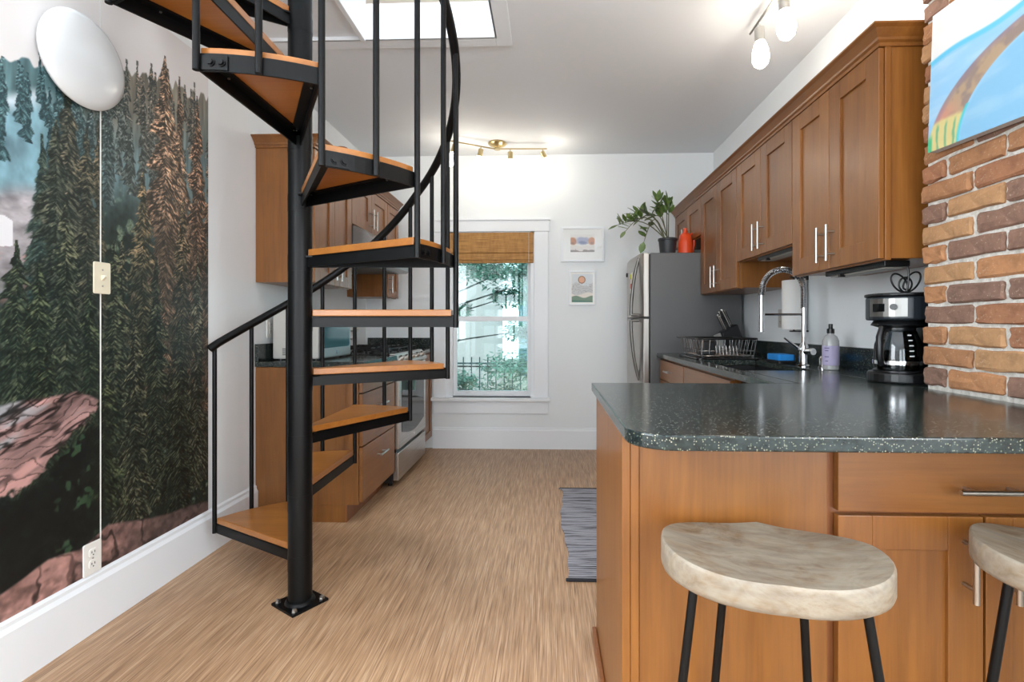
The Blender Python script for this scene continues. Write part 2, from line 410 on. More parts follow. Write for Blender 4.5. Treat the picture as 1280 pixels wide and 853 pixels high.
# ---------------------------------------------------------------- cabinet parts
def face_M(o, u, n):
    """local (u, n, z) -> world; n points out of the cabinet front"""
    u = Vector(u); n = Vector(n); return Matrix(((u.x, n.x, 0, o[0]), (u.y, n.y, 0, o[1]), (u.z, n.z, 1, o[2]), (0, 0, 0, 1)))
def door(parent, M, u0, u1, z0, z1, m=None, t=.02, rail=.072, name='door', flat=False):
    b_ = nb(); g = .0015; u0 += g; u1 -= g; z0 += g; z1 -= g
    if flat: box(b_, u0, u1, .002, t, z0, z1, M)
    else:
        box(b_, u0, u0+rail, .002, t, z0, z1, M); box(b_, u1-rail, u1, .002, t, z0, z1, M)
        box(b_, u0+rail, u1-rail, .002, t, z0, z0+rail, M); box(b_, u0+rail, u1-rail, .002, t, z1-rail, z1, M)
        box(b_, u0+rail-.004, u1-rail+.004, .002, t-.009, z0+rail-.004, z1-rail+.004, M)
    return mk(name, b_, m or M_maple, parent, bevel=.0018)
def pull(parent, M, u, z, ln, vertical=True, t=.02, out=.032, r=.0058, cc=None):
    cc = cc or ln*.62; b_ = nb()
    P = lambda a, n, c: M @ Vector((a, n, c))
    if vertical:
        cyl(b_, P(u, t+out, z-ln/2), P(u, t+out, z+ln/2), r, seg=12)
        for s in (-1, 1): cyl(b_, P(u, t, z+s*cc/2), P(u, t+out, z+s*cc/2), r*.8, seg=10)
    else:
        cyl(b_, P(u-ln/2, t+out, z), P(u+ln/2, t+out, z), r, seg=12)
        for s in (-1, 1): cyl(b_, P(u+s*cc/2, t, z), P(u+s*cc/2, t+out, z), r*.8, seg=10)
    return mk('handle', b_, M_nickel, parent, smooth=True)

# ---- right wall cabinets
XD = 1.162       # carcass front plane, doors stand proud of it to 1.142
def right_upper(y0, y1, z0, z1, label, hz):
    c = thing('wall_cabinet', label, 'cabinet', ((XD+XR)/2, (y0+y1)/2, z0), group='wall cabinets above the sink counter')
    b_ = nb(); box(b_, XD+.02, XR-.002, y0+.004, y1-.002, z0+.006, z1); box(b_, XD, XD+.02, y0, y1-.001, z0, z1)
    mk('body', b_, M_maple, c, bevel=.0015)
    M = face_M((XD, 0, 0), (0, 1, 0), (-1, 0, 0)); ym = (y0+y1)/2
    d1 = door(c, M, y0+.002, ym, z0+.004, z1-.012); d2 = door(c, M, ym, y1-.002, z0+.004, z1-.012)
    for d, y in ((d1, ym-.036), (d2, ym+.036)): pull(d, M, y, z0+hz, .145 if hz > .08 else .10)
    return c
Y4 = [1.765, 2.384, 3.075, 3.782, YB-.004]; ZT = 2.095
right_upper(Y4[0], Y4[1], 1.347, ZT, 'maple wall cabinet with two doors above the coffee maker, beside the brick', .105)
right_upper(Y4[1], Y4[2], 1.50, ZT, 'shorter maple wall cabinet with two doors above the sink faucet', .10)
right_upper(Y4[2], Y4[3], 1.345, ZT, 'maple wall cabinet with two doors between sink and refrigerator', .105)
right_upper(Y4[3], Y4[4], 1.795, ZT, 'small maple wall cabinet over the refrigerator', .072)
# crown moulding: profile (outward, z)
CR = [(-.03, 0), (.004, 0), (.004, .012), (.012, .018), (.014, .026), (.034, .048), (.046, .056), (.046, .062), (-.03, .062)]
def crown(name, pts, outs, z, label, m=M_maple_h):
    b_ = nb(); rings = []
    for p, o in zip(pts, outs):
        rings.append([b_.verts.new(Vector((p[0], p[1], z+h))+Vector((o[0], o[1], 0))*d) for d, h in CR])
    n = len(CR)
    for A, Q in zip(rings, rings[1:]):
        for k in range(n): b_.faces.new((A[k], A[(k+1) % n], Q[(k+1) % n], Q[k]))
    b_.faces.new(rings[0]); b_.faces.new(rings[-1][::-1])
    return tag(mk(name, b_, m), label, 'moulding')
crown('crown_moulding', [(XD-.02, YB-.002), (XD-.02, Y4[0]), (XR-.002, Y4[0])], [(-1, 0), (-1, -1), (0, -1)], ZT-.012, 'maple crown moulding along the cabinets by the brick chimney')

# ---- left wall cabinets
XF = -1.348
YU = [2.80, 3.345, 4.10, 4.40]; ZTL = 2.135
def left_upper(y0, y1, z0, label, nd, hz, side=1):
    c = thing('wall_cabinet', label, 'cabinet', ((XF+XL)/2, (y0+y1)/2, z0), group='wall cabinets above the range')
    b_ = nb(); box(b_, XL+.002, XF-.02, y0+.003, y1-.001, z0+.006, ZTL); box(b_, XF-.02, XF, y0, y1-.001, z0, ZTL)
    mk('body', b_, M_maple, c, bevel=.0015)
    M = face_M((XF, 0, 0), (0, 1, 0), (1, 0, 0)); ym = (y0+y1)/2
    if nd == 2:
        d1 = door(c, M, y0+.002, ym, z0+.004, ZTL-.004); d2 = door(c, M, ym, y1-.002, z0+.004, ZTL-.004)
        pull(d1, M, ym-.036, z0+hz, .145); pull(d2, M, ym+.036, z0+hz, .145)
    else:
        d1 = door(c, M, y0+.002, y1-.002, z0+.004, ZTL-.004, rail=.06); pull(d1, M, y0+.032, z0+hz, .145)
left_upper(YU[0], YU[1], 1.362, 'tall maple wall cabinet beside the spiral stair pole', 2, .11)
left_upper(YU[1], YU[2], 1.81, 'short maple wall cabinet over the range hood', 2, .10)
left_upper(YU[2], YU[3], 1.353, 'narrow single-door maple wall cabinet between range hood and window', 1, .11)
crown('crown_moulding', [(XL+.002, YU[0]), (XF+.02, YU[0]), (XF+.02, YU[3])], [(0, -1), (1, -1), (1, 0)], ZTL, 'maple crown moulding along the cabinets behind the spiral stair')
# brown jar standing on the cabinet
j = tag(mk('ceramic_jar', lathe(nb(), [(.030, 0), (.040, .02), (.043, .12), (.036, .17), (.034, .20), (.037, .205), (.037, .22), (0, .22)], (-1.43, 3.43, ZTL+.001)), mat('brown_ceramic', (134, 84, 52), .45), smooth=True),
        'brown cylindrical jar on top of the wall cabinet over the range', 'jar')

# ---- range hood
hd = thing('range_hood', 'stainless steel range hood with a curved visor', 'range hood', (-1.45, 3.725, 1.54))
pr = [(XL+.002, 1.805), (-1.36, 1.805)]+[(-1.36+.21*math.sin(R(a)), 1.805-.21*(1-math.cos(R(a)))-.0) for a in (15, 30, 45, 60, 75, 90)]+[(-1.15, 1.56), (-1.17, 1.545), (XL+.002, 1.545)]
mk('canopy', prism(nb(), pr, 3.352, 4.093, XZ), steel('hood_steel', (150, 148, 145), 0.3, 'y'), hd, smooth=True)
mk('grease_filter', B(-1.58, -1.22, 3.42, 4.03, 1.538, 1.545), mat('filter_mesh', (120, 120, 118), .5, .8), hd)
mk('button_strip', B(-1.152, -1.147, 3.62, 3.83, 1.565, 1.585), M_blackp, hd)

# ---- left base cabinet with drawers
XBF = -1.075    # carcass front
YD0, YD1 = 2.80, 3.412
c = thing('base_cabinet', 'maple base cabinet with three drawers left of the range', 'cabinet', ((XL+XBF)/2, 3.1, 0))
b_ = nb(); box(b_, XL+.002, XBF, YD0+.002, YD1-.001, .10, .882); box(b_, XL+.002, XBF-.075, YD0+.002, YD1-.001, 0, .10)
mk('body', b_, M_maple, c, bevel=.0015)
ML = face_M((XBF, 0, 0), (0, 1, 0), (1, 0, 0))
for z0, z1 in ((.735, .868), (.43, .73), (.112, .425)):
    d = door(c, ML, YD0+.006, YD1-.004, z0, z1, M_maple_h, name='drawer', flat=True)
    pull(d, ML, (YD0+YD1)/2, z0+(z1-z0)*(.5 if z0 > .7 else .68), .145, False)
mk('toe_kick', B(XBF-.075, XBF-.069, YD0+.004, YD1-.001, .0, .10), M_maple_in, c)
c = thing('base_cabinet', 'narrow maple filler cabinet between the range and the window wall', 'cabinet', ((XL+XBF)/2, 4.36, 0))
b_ = nb(); box(b_, XL+.002, XBF, 4.186, YB-.020, .10, .882); box(b_, XL+.002, XBF-.05, 4.186, YB-.020, 0, .10); mk('body', b_, M_maple, c)
d = door(c, ML, 4.188, YB-.024, .112, .868, rail=.06); pull(d, ML, 4.22, .74, .14)
# left worktops
c = thing('countertop', 'dark speckled countertop under the microwave', 'countertop', (-1.36, 3.1, .884))
mk('slab', B(XL+.002, -1.04, YD0-.008, YD1, .884, .914), M_ctr, c, bevel=.003)
mk('backsplash', B(XL+.002, XL+.022, YD0-.008, YD1, .914, 1.014), M_ctr, c, bevel=.002)
c = thing('countertop', 'dark speckled countertop strip in the corner behind the range', 'countertop', (-1.36, 4.36, .884))
mk('slab', B(XL+.002, -1.04, 4.186, YB-.002, .884, .914), M_ctr, c, bevel=.003)
mk('backsplash', B(XL+.024, -1.072, YB-.022, YB-.002, .914, 1.008), M_ctr, c, bevel=.002)

# ---------------------------------------------------------------- range
rg = thing('gas_range', 'stainless steel gas range with black cooktop and oven window', 'range', (-1.36, 3.80, 0))
RY0, RY1, RXF = 3.418, 4.180, -1.075
mk('body', B(XL+.01, RXF, RY0, RY1, .03, .895), mat('range_side', (30, 30, 32), .4), rg, bevel=.002)
mk('cooktop', B(XL+.01, -1.06, RY0-.0, RY1, .895, .918), mat('black_enamel', (14, 14, 15), .22), rg, bevel=.004)
cp = mk('control_panel', prism(nb(), [(RXF, .842), (RXF+.050, .842), (RXF+.056, .856), (RXF+.010, .922), (RXF-.02, .922)], RY0+.002, RY1-.002, XZ), M_steel, rg)
for k in range(5):
    y = RY0+.09+k*.145; n_ = Vector((.82, 0, .57)).normalized(); p = Vector((RXF+.034, y, .887))
    kb = mk('knob', cyl(cyl(nb(), p, p+n_*.022, .021, .019, 18), p+n_*.022, p+n_*.034, .008, .007, 10), M_steel, cp, smooth=True)
od = mk('oven_door', B(RXF+.002, RXF+.045, RY0+.004, RY1-.004, .262, .835), M_steel, rg, bevel=.006)
b_ = prism(nb(), [(y, z) for y, z in [(RY0+.07, .765), (RY1-.07, .765)]]+[(RY1-.07-.622*(t), .37-.045*math.sin(math.pi*t)) for t in [k/10 for k in range(11)]], RXF+.043, RXF+.0475, YZ)
mk('oven_window', b_, M_bglass, od)
b_ = nb(); hp = [(RXF+.045, RY0+.03, .812), (RXF+.128, RY0+.03, .818), (RXF+.133, RY0+.05, .818), (RXF+.133, RY1-.05, .818), (RXF+.128, RY1-.03, .818), (RXF+.045, RY1-.03, .812)]
mk('door_handle', tube(b_, hp, .011, 10), M_steel, od, smooth=True)
mk('badge', cyl(nb(), (RXF+.045, 3.80, .30), (RXF+.049, 3.80, .30), .013, seg=18), M_chrome, od)
mk('drawer', B(RXF+.002, RXF+.043, RY0+.004, RY1-.004, .045, .238), M_steel, rg, bevel=.006)
mk('drawer_gap', B(RXF, RXF+.022, RY0+.006, RY1-.006, .238, .262), M_blackp, rg)
for y in (RY0+.05, RY1-.05):
    mk('foot', cyl(nb(), (RXF-.03, y, 0), (RXF-.03, y, .035), .016), M_blackp, rg); mk('foot', cyl(nb(), (XL+.08, y, 0), (XL+.08, y, .035), .016), M_blackp, rg)
M_iron = mat('cast_iron', (26, 26, 27), .55)
for gi, (gy0, gy1) in enumerate(((RY0+.03, RY0+.255), (RY0+.265, RY0+.495), (RY0+.505, RY1-.03))):
    b_ = nb(); z = .955; x0, x1 = XL+.08, -1.11; r = .006
    tube(b_, [(x0, gy0, z), (x1, gy0, z), (x1, gy1, z), (x0, gy1, z)], r, 6, closed=True)
    ym = (gy0+gy1)/2
    for cx in (x0+.13, x1-.13):
        for dx, dy in ((.10, 0), (-.10, 0), (0, .09), (0, -.09)):
            tube(b_, [(cx+dx*.3, ym+dy*.3, z+.004), (cx+dx*.85, ym+dy*.85, z+.006), (cx+dx*1.05, ym+dy*1.1, z-.002)], r*.9, 6)
    for (fx, fy) in ((x0, gy0), (x1, gy0), (x0, gy1), (x1, gy1), ((x0+x1)/2, gy0), ((x0+x1)/2, gy1)): cyl(b_, (fx, fy, .916), (fx, fy, z), r, seg=6)
    mk('grate', b_, M_iron, rg, smooth=True)
    for cx in (x0+.13, x1-.13): mk('burner', lathe(nb(), [(.045, 0), (.045, .012), (.032, .014), (.032, .026), (0, .028)], (cx, ym, .917), 20), M_iron, rg, smooth=True)

# ---------------------------------------------------------------- microwave on the left worktop
mw = thing('microwave_oven', 'grey countertop microwave with dark glass door on the left worktop', 'microwave', (-1.48, 3.12, .914))
MX0, MX1, MY0, MY1 = -1.63, -1.335, 2.905, 3.345
mk('body', B(MX0, MX1-.02, MY0, MY1, .922, 1.215), mat('microwave_shell', (196, 194, 188), .4), mw, bevel=.008)
b_ = nb()
for k in range(5): box(b_, MX0+.06, MX0+.12, MY0-.0015, MY0+.002, .945+k*.009, .949+k*.009)
mk('vent_slots', b_, M_darkgap, mw)
fr = mk('front_panel', B(MX1-.02, MX1, MY0, MY1, .922, 1.215), mat('microwave_bezel', (150, 156, 156), .35, .4), mw, bevel=.010, seg=3)
mk('glass_door', prism(nb(), rrect(MY0+.025, MY1-.035, .985, 1.195, .02), MX1-.001, MX1+.004, YZ), M_bglass, mw)
mk('side_trim', B(MX1-.012, MX1+.003, MY0-.002, MY0+.02, .926, 1.21), M_blackp, mw, bevel=.003)
mk('badge', cyl(nb(), (MX1-.001, 3.12, .953), (MX1+.003, 3.12, .953), .010, seg=14), M_chrome, fr)
for x in (MX0+.03, MX1-.05):
    for y in (MY0+.04, MY1-.04): mk('foot', cyl(nb(), (x, y, .914), (x, y, .923), .012, seg=10), M_blackp, mw)
def outlet(name, label, o, u, n, w_=.072, h_=.116, kind='outlet', m=None, grp=None):
    M = face_M(o, u, n); t = thing(name, label, 'switch' if kind == 'switch' else 'outlet', o, group=grp)
    m = m or M_white
    b_ = prism(nb(), rrect(-w_/2, w_/2, -h_/2, h_/2, .006, 3), .0005, .006, lambda a, z, d: M @ Vector((a, d, z)))
    mk('cover_plate', b_, m, t, bevel=.0015)
    if kind == 'outlet':
        for s in (-1, 1):
            rc = mk('receptacle', prism(nb(), rrect(-.016, .016, s*.021-.014, s*.021+.014, .008, 4), .005, .008, lambda a, z, d: M @ Vector((a, d, z))), m, t)
            b_ = nb()
            for a in (-.006, .006): box(b_, a-.0012, a+.0012, .0075, .0085, s*.021-.002, s*.021+.006, M)
            box(b_, -.002, .002, .0075, .0085, s*.021-.010, s*.021-.006, M)
            mk('slot', b_, M_darkgap, rc)
    else:
        tg = mk('toggle', prism(nb(), [(.006, -.010), (.020, .004), (.018, .011), (.006, .010)], -.005, .005, lambda a, z, d: M @ Vector((d, a, z))), m, t)
    b_ = nb()
    for z in ((-.030, .030) if kind == 'switch' else (0,)): cyl(b_, M @ Vector((0, .005, z)), M @ Vector((0, .0075, z)), .003, seg=8)
    mk('screw', b_, M_nickel, t)
    return t
M_almond = mat('almond_plastic', (232, 224, 200), .35)
outlet('wall_outlet', 'white outlet plate on the wall beside the microwave', (XL, 2.95, 1.105), (0, -1, 0), (1, 0, 0))
wb = tag(mk('wall_box', prism(nb(), [(XL+.001, .995), (XL+.035, 1.01), (XL+.035, 1.07), (XL+.075, 1.085), (XL+.060, 1.20), (XL+.001, 1.20)], 4.05, 4.20, XZ), M_white, bevel=.004),
         'white plastic box on the wall behind the range', 'box')

# ---------------------------------------------------------------- right base cabinets, counter, sink
XCF = .815      # front edge of the sink counter
XRF = .855      # carcass front
MR = face_M((XRF, 0, 0), (0, 1, 0), (-1, 0, 0))
def right_base(y0, y1, label, split, false_front=False):
    c = thing('base_cabinet', label, 'cabinet', ((XRF+XR)/2, (y0+y1)/2, 0), group='base cabinets under the sink counter')
    b_ = nb()
    if false_front:      # sink base is open on top so that the bowl hangs inside
        box(b_, XRF, XRF+.02, y0+.001, y1-.001, .10, .880); box(b_, XRF+.02, XR-.002, y0+.001, y0+.018, .10, .880)
        box(b_, XRF+.02, XR-.002, y1-.018, y1-.001, .10, .880); box(b_, XRF+.02, XR-.002, y0+.018, y1-.018, .10, .12)
        box(b_, XRF+.07, XR-.002, y0+.001, y1-.001, 0, .10)
    else:
        box(b_, XRF, XR-.002, y0+.001, y1-.001, .10, .880); box(b_, XRF+.07, XR-.002, y0+.001, y1-.001, 0, .10)
    mk('body', b_, M_maple, c)
    d = door(c, MR, y0+.003, y1-.003, .725, .868, M_maple_h, name='false_front' if false_front else 'drawer', flat=True)
    if not false_front: pull(d, MR, (y0+y1)/2, .80, .145, False)
    ym = (y0+y1)/2
    for a, b2, hy in ((y0+.003, ym, ym-.035), (ym, y1-.003, ym+.035)):
        q = door(c, MR, a, b2, .112, .72); pull(q, MR, hy, .60, .145)
right_base(3.115, 3.775, 'maple base cabinet with a drawer next to the refrigerator', 1)
right_base(2.32, 3.112, 'maple sink base cabinet with a plain false drawer front', 1, True)
ct = thing('countertop', 'dark speckled L-shaped countertop of the peninsula and sink run', 'countertop', (.8, 1.6, .884))
PX0, PY0, PY1 = .157, .948, 1.812
SX0, SX1, SY0, SY1 = .895, 1.235, 2.33, 3.02      # sink cut-out
r = .085
corner = [(PX0+r-r*math.cos(R(a)), PY0+r-r*math.sin(R(a))) for a in (0, 15, 30, 45, 60, 75, 90)]
b_ = nb()
# peninsula + run as one outline, with the sink opening bridged by four strips
pen = [(PX0, PY1)]+corner+[(BX-.004, PY0), (BX-.004, BY1+.004), (XR-.002, BY1+.004), (XR-.002, PY1)]
prism(b_, pen, .884, .914, XY)
box(b_, XCF, SX0, PY1, 3.785, .884, .914); box(b_, SX1, XR-.002, PY1, 3.785, .884, .914)
box(b_, SX0, SX1, PY1, SY0, .884, .914); box(b_, SX0, SX1, SY1, 3.785, .884, .914)
bmesh.ops.remove_doubles(b_, verts=b_.verts[:], dist=1e-5)
mk('slab', b_, M_ctr, ct, bevel=.004, seg=3)
mk('backsplash', B(XR-.024, XR-.002, BY1+.006, 3.785, .914, 1.016), M_ctr, ct, bevel=.002)
sk = thing('kitchen_sink', 'black undermount kitchen sink below the spring faucet', 'sink', (1.06, 2.68, .70))
M_sink = mat('sink_composite', (20, 20, 21), .35)
b_ = nb(); t = .008
box(b_, SX0-.01, SX1+.01, SY0-.01, SY1+.01, .70, .708)
for q in ((SX0-.01, SX0-.002, SY0-.01, SY1+.01), (SX1+.002, SX1+.01, SY0-.01, SY1+.01), (SX0-.002, SX1+.002, SY0-.01, SY0-.002), (SX0-.002, SX1+.002, SY1+.002, SY1+.01)): box(b_, *q, .708, .883)
mk('basin', b_, M_sink, sk, bevel=.003)
mk('drain', lathe(nb(), [(.045, 0), (.045, .004), (.03, .005), (.028, .002), (0, .002)], (1.06, 2.68, .708), 24), M_chrome, sk, smooth=True)

# ---------------------------------------------------------------- peninsula base
YPF = 1.20      # carcass front, fronts stand proud to 1.18
c = thing('peninsula_end_cabinet', 'flat maple end panel and blind front of the peninsula', 'cabinet', (.43, 1.49, 0))
mk('end_panel', B(.173, .193, YPF-.020, 1.795, .0, .882), M_maple, c, bevel=.002)
mk('corner_stile', B(.1935, .214, YPF-.018, YPF+.01, .0, .882), M_maple, c, bevel=.002)
mk('front_panel', B(.2145, .650, YPF-.014, YPF+.004, .0, .882), M_maple, c, bevel=.002)
mk('back_panel', B(.1935, .650, 1.775, 1.793, .0, .882), M_maple, c)
mk('base_shoe', B(.158, .1725, YPF+.15, 1.795, .0, .045), M_maple_in, c, bevel=.003)
c = thing('peninsula_cabinet', 'maple peninsula cabinet with one drawer above two doors behind the stools', 'cabinet', (.95, 1.49, 0))
b_ = nb(); box(b_, .652, BX-.014, YPF, 1.793, .10, .882); box(b_, .652, BX-.014, YPF+.07, 1.793, 0, .10); mk('body', b_, M_maple_in, c)
MP = face_M((0, YPF, 0), (1, 0, 0), (0, -1, 0))
dr = door(c, MP, .668, BX-.016, .690, .868, M_maple_x, name='drawer', flat=True, t=.022)
pull(dr, MP, 1.0, .748, .165, False, t=.022, out=.034, r=.0062, cc=.096)
d1 = door(c, MP, .668, .996, .112, .684, rail=.078, t=.022); d2 = door(c, MP, .999, BX-.016, .112, .684, rail=.06, t=.022)
pull(d1, MP, .951, .578, .155, t=.022, out=.034, r=.0062, cc=.096); pull(d2, MP, 1.044, .578, .155, t=.022, out=.034, r=.0062, cc=.096)

# ---------------------------------------------------------------- refrigerator
fg = thing('refrigerator', 'grey two-door refrigerator with stainless doors under the small wall cabinet', 'refrigerator', (1.06, 4.16, 0))
FY0, FY1, FX = 3.795, 4.515, .772
mk('cabinet', B(FX, XR-.03, FY0, FY1, .02, 1.669), M_fside, fg, bevel=.006)
mk('gasket', B(FX-.012, FX, FY0+.01, FY1-.01, .09, 1.66), M_blackp, fg)
def fdoor(z0, z1):
    prof = [(FX-.012, FY0)]+[(FX-.060-.028*math.sin(math.pi*k/16)**.7 if 0 < k < 16 else FX-.052, FY0+(FY1-FY0)*k/16) for k in range(17)]+[(FX-.012, FY1)]
    return mk('door', prism(nb(), prof, z0, z1, XY), M_fsteel, fg, smooth=True, bevel=.003)
du = fdoor(1.186, 1.668); dl = fdoor(.085, 1.172)
def fhandle(d, z0, z1, flip):
    n = 14; pts = []
    for k in range(n+1):
        s = k/n; q = s if flip else 1-s          # q: 0 at the door split, 1 at the far end
        x = FX-.070-.062*math.cos(q*math.pi/2)**.75
        pts.append((x, FY0+.085, z0+(z1-z0)*s))
    b_ = nb(); tube(b_, pts, .012, 10)
    e = pts[0] if flip else pts[-1]; tube(b_, [(e[0], e[1], e[2]), (FX-.06, e[1], e[2])], .011, 10)
    mk('handle', b_, mat('handle_steel', (120, 118, 115), .35, 1.0), d, smooth=True)
fhandle(du, 1.20, 1.64, True); fhandle(dl, .70, 1.158, False)
mk('badge', cyl(nb(), (FX-.075, FY1-.12, 1.56), (FX-.089, FY1-.12, 1.56), .018, seg=16), M_blackp, du)
mk('plinth', B(FX+.02, XR-.1, FY0+.02, FY1-.02, 0, .02), M_blackp, fg)
# papers held on the fridge door
pp = tag(mk('paper_note', B(FX-.092, FX-.090, 4.05, 4.17, 1.33, 1.55), mat('note_paper', (232, 228, 218), .7)), 'white paper note stuck on the upper refrigerator door', 'paper')
for nm, y, z, rgb, lb in (('magnet', 4.13, 1.52, (206, 214, 60), 'yellow-green magnet on the refrigerator note'), ('magnet', 4.10, 1.44, (190, 70, 62), 'red magnet on the refrigerator note'), ('magnet', 4.12, 1.36, (150, 150, 150), 'grey magnet on the refrigerator note')):
    tag(mk(nm, prism(nb(), rrect(y-.022, y+.022, z-.02, z+.02, .008, 3), FX-.098, FX-.0922, YZ), mat('magnet_%d' % rgb[0], rgb, .5)), lb, 'magnet')

# ---------------------------------------------------------------- spiral staircase
SC = Vector((-1.0, 1.985, 0)); SR = .612; A0 = 152; STEP = 30; RISE = .24; NT = 11
st = thing('spiral_staircase', 'black steel spiral staircase with orange maple treads', 'staircase', SC)
pol = lambda a, r_, z: Vector((SC.x+r_*math.cos(R(a)), SC.y+r_*math.sin(R(a)), z))
tz = lambda n: RISE*n-.015
mk('pole', cyl(nb(), SC, SC+Vector((0, 0, 3.95)), .0455, seg=40), M_black, st, smooth=True)
plate = mk('base_plate', prism(nb(), [(SC.x+.109*math.cos(R(12.6+90*k)), SC.y+.109*math.sin(R(12.6+90*k))) for k in range(4)], 0, .010, XY), M_black, st, bevel=.002)
mk('weld_ring', lathe(nb(), [(.046, .010), (.058, .010), (.054, .018), (.046, .024)], SC, 32), M_black, plate, smooth=True)
for k in range(4):
    p = SC+Vector((.083*math.cos(R(12.6+90*k)), .083*math.sin(R(12.6+90*k)), .010))
    mk('bolt', lathe(nb(), [(.012, 0), (.012, .003), (.009, .003), (.009, .011), (.004, .014), (0, .014)], p, 6), M_nickel, plate)
WT, FH = .027, .044
for n in range(1, NT+1):
    a1 = A0-STEP*(n-1); a0 = a1-STEP; zt = tz(n); zb = zt-WT
    # steel frame: two radial bars, outer band, inner flanges
    b_ = nb()
    for a, s in ((a1, -1), (a0, 1)):
        d = Vector((math.cos(R(a)), math.sin(R(a)), 0)); nn = Vector((-d.y, d.x, 0))*s
        for (w0, w1, z0, z1) in ((0, .006, zb-FH, zb), (0, .038, zb-.006, zb)):
            vs = []
            for z in (z0, z1):
                for rr_, ww in ((.04, w0), (SR, w0), (SR, w1), (.04, w1)): vs.append(b_.verts.new(SC+d*rr_+nn*ww+Vector((0, 0, z))))
            for f in ((3, 2, 1, 0), (4, 5, 6, 7), (0, 1, 5, 4), (1, 2, 6, 5), (2, 3, 7, 6), (3, 0, 4, 7)): b_.faces.new([vs[i] for i in f])
    for (r0, r1, z0, z1) in ((SR, SR+.007, zb-FH, zb+.006), (SR-.03, SR, zb-.006, zb)):
        poly = [(SC.x+r1*math.cos(R(a)), SC.y+r1*math.sin(R(a))) for a in np.linspace(a0, a1, 11)]+[(SC.x+r0*math.cos(R(a)), SC.y+r0*math.sin(R(a))) for a in np.linspace(a1, a0, 11)]
        prism(b_, poly, z0, z1, XY)
    fr = mk('tread_frame', b_, M_black, st)
    # wooden board
    e = 1.0
    poly = [(pol(a, SR-.002, 0).x, pol(a, SR-.002, 0).y) for a in np.linspace(a0, a1, 13)]
    am = (a0+a1)/2
    poly += [(pol(a, .047/math.cos(R(am-a))*1.0, 0).x, pol(a, .047/math.cos(R(am-a)), 0).y) for a in (a1, a0)]
    mk('tread_board', prism(nb(), poly, zb+.0005, zt, XY), M_tread, fr, bevel=.003)
    mk('collar', cyl(nb(), (SC.x, SC.y, zb-.060), (SC.x, SC.y, zb+.004), .0464, seg=40), M_black, fr, smooth=True)
    # splice plate and bolts on the outer band near the upper corner
    mid = zb-FH/2
    b_ = nb(); poly = [(SC.x+(SR+.012)*math.cos(R(a)), SC.y+(SR+.012)*math.sin(R(a))) for a in np.linspace(a0+.6, a0+7.5, 5)]+[(SC.x+(SR+.0072)*math.cos(R(a)), SC.y+(SR+.0072)*math.sin(R(a))) for a in np.linspace(a0+7.5, a0+.6, 5)]
    mk('splice_plate', prism(b_, poly, mid-.020, mid+.020, XY), M_black, fr)
    for da in (3.4, 6.0): mk('bolt', cyl(cyl(nb(), pol(a0+da, SR+.012, mid), pol(a0+da, SR+.015, mid), .0115, seg=16), pol(a0+da, SR+.015, mid), pol(a0+da, SR+.021, mid), .0085, seg=6), M_black, fr)
    b_ = nb()
    for rr_, aa in ((.10, a0+12), (.10, a1-12), (.50, a0+1.6), (.50, a1-1.6)): lathe(b_, [(.004, 0), (.004, -.003), (0, -.004)], pol(aa, rr_, zb-.006), 8)
    mk('screw', b_, M_nickel, fr)
# hand rail: helix above the outer edge
RZ = lambda a: 1.030+RISE*(A0-a)/STEP-.045*math.sin(math.pi*min(1, max(0, (A0-a)/95)))
RR = SR+.012
pts = [pol(A0+2.2, RR+.002, RZ(A0+1.5)-.006)]+[pol(a, RR, RZ(a)) for a in np.linspace(A0+1.5, A0-STEP*NT, 120)]
rail = mk('handrail', tube(nb(), pts, .0185, 12), M_black, st, smooth=True)
for i in range(2*NT+1):
    a = A0-STEP/2*i; n = max(1, min(NT, (i+1)//2)) if i % 2 == 1 else max(1, i//2)
    zb = tz(n)-WT-FH
    r_ = SR+.016
    mk('baluster', tube(nb(), [pol(a, r_, zb-.002), pol(a, r_, RZ(a)-.006)], .0100, 10), M_black, st, smooth=True)

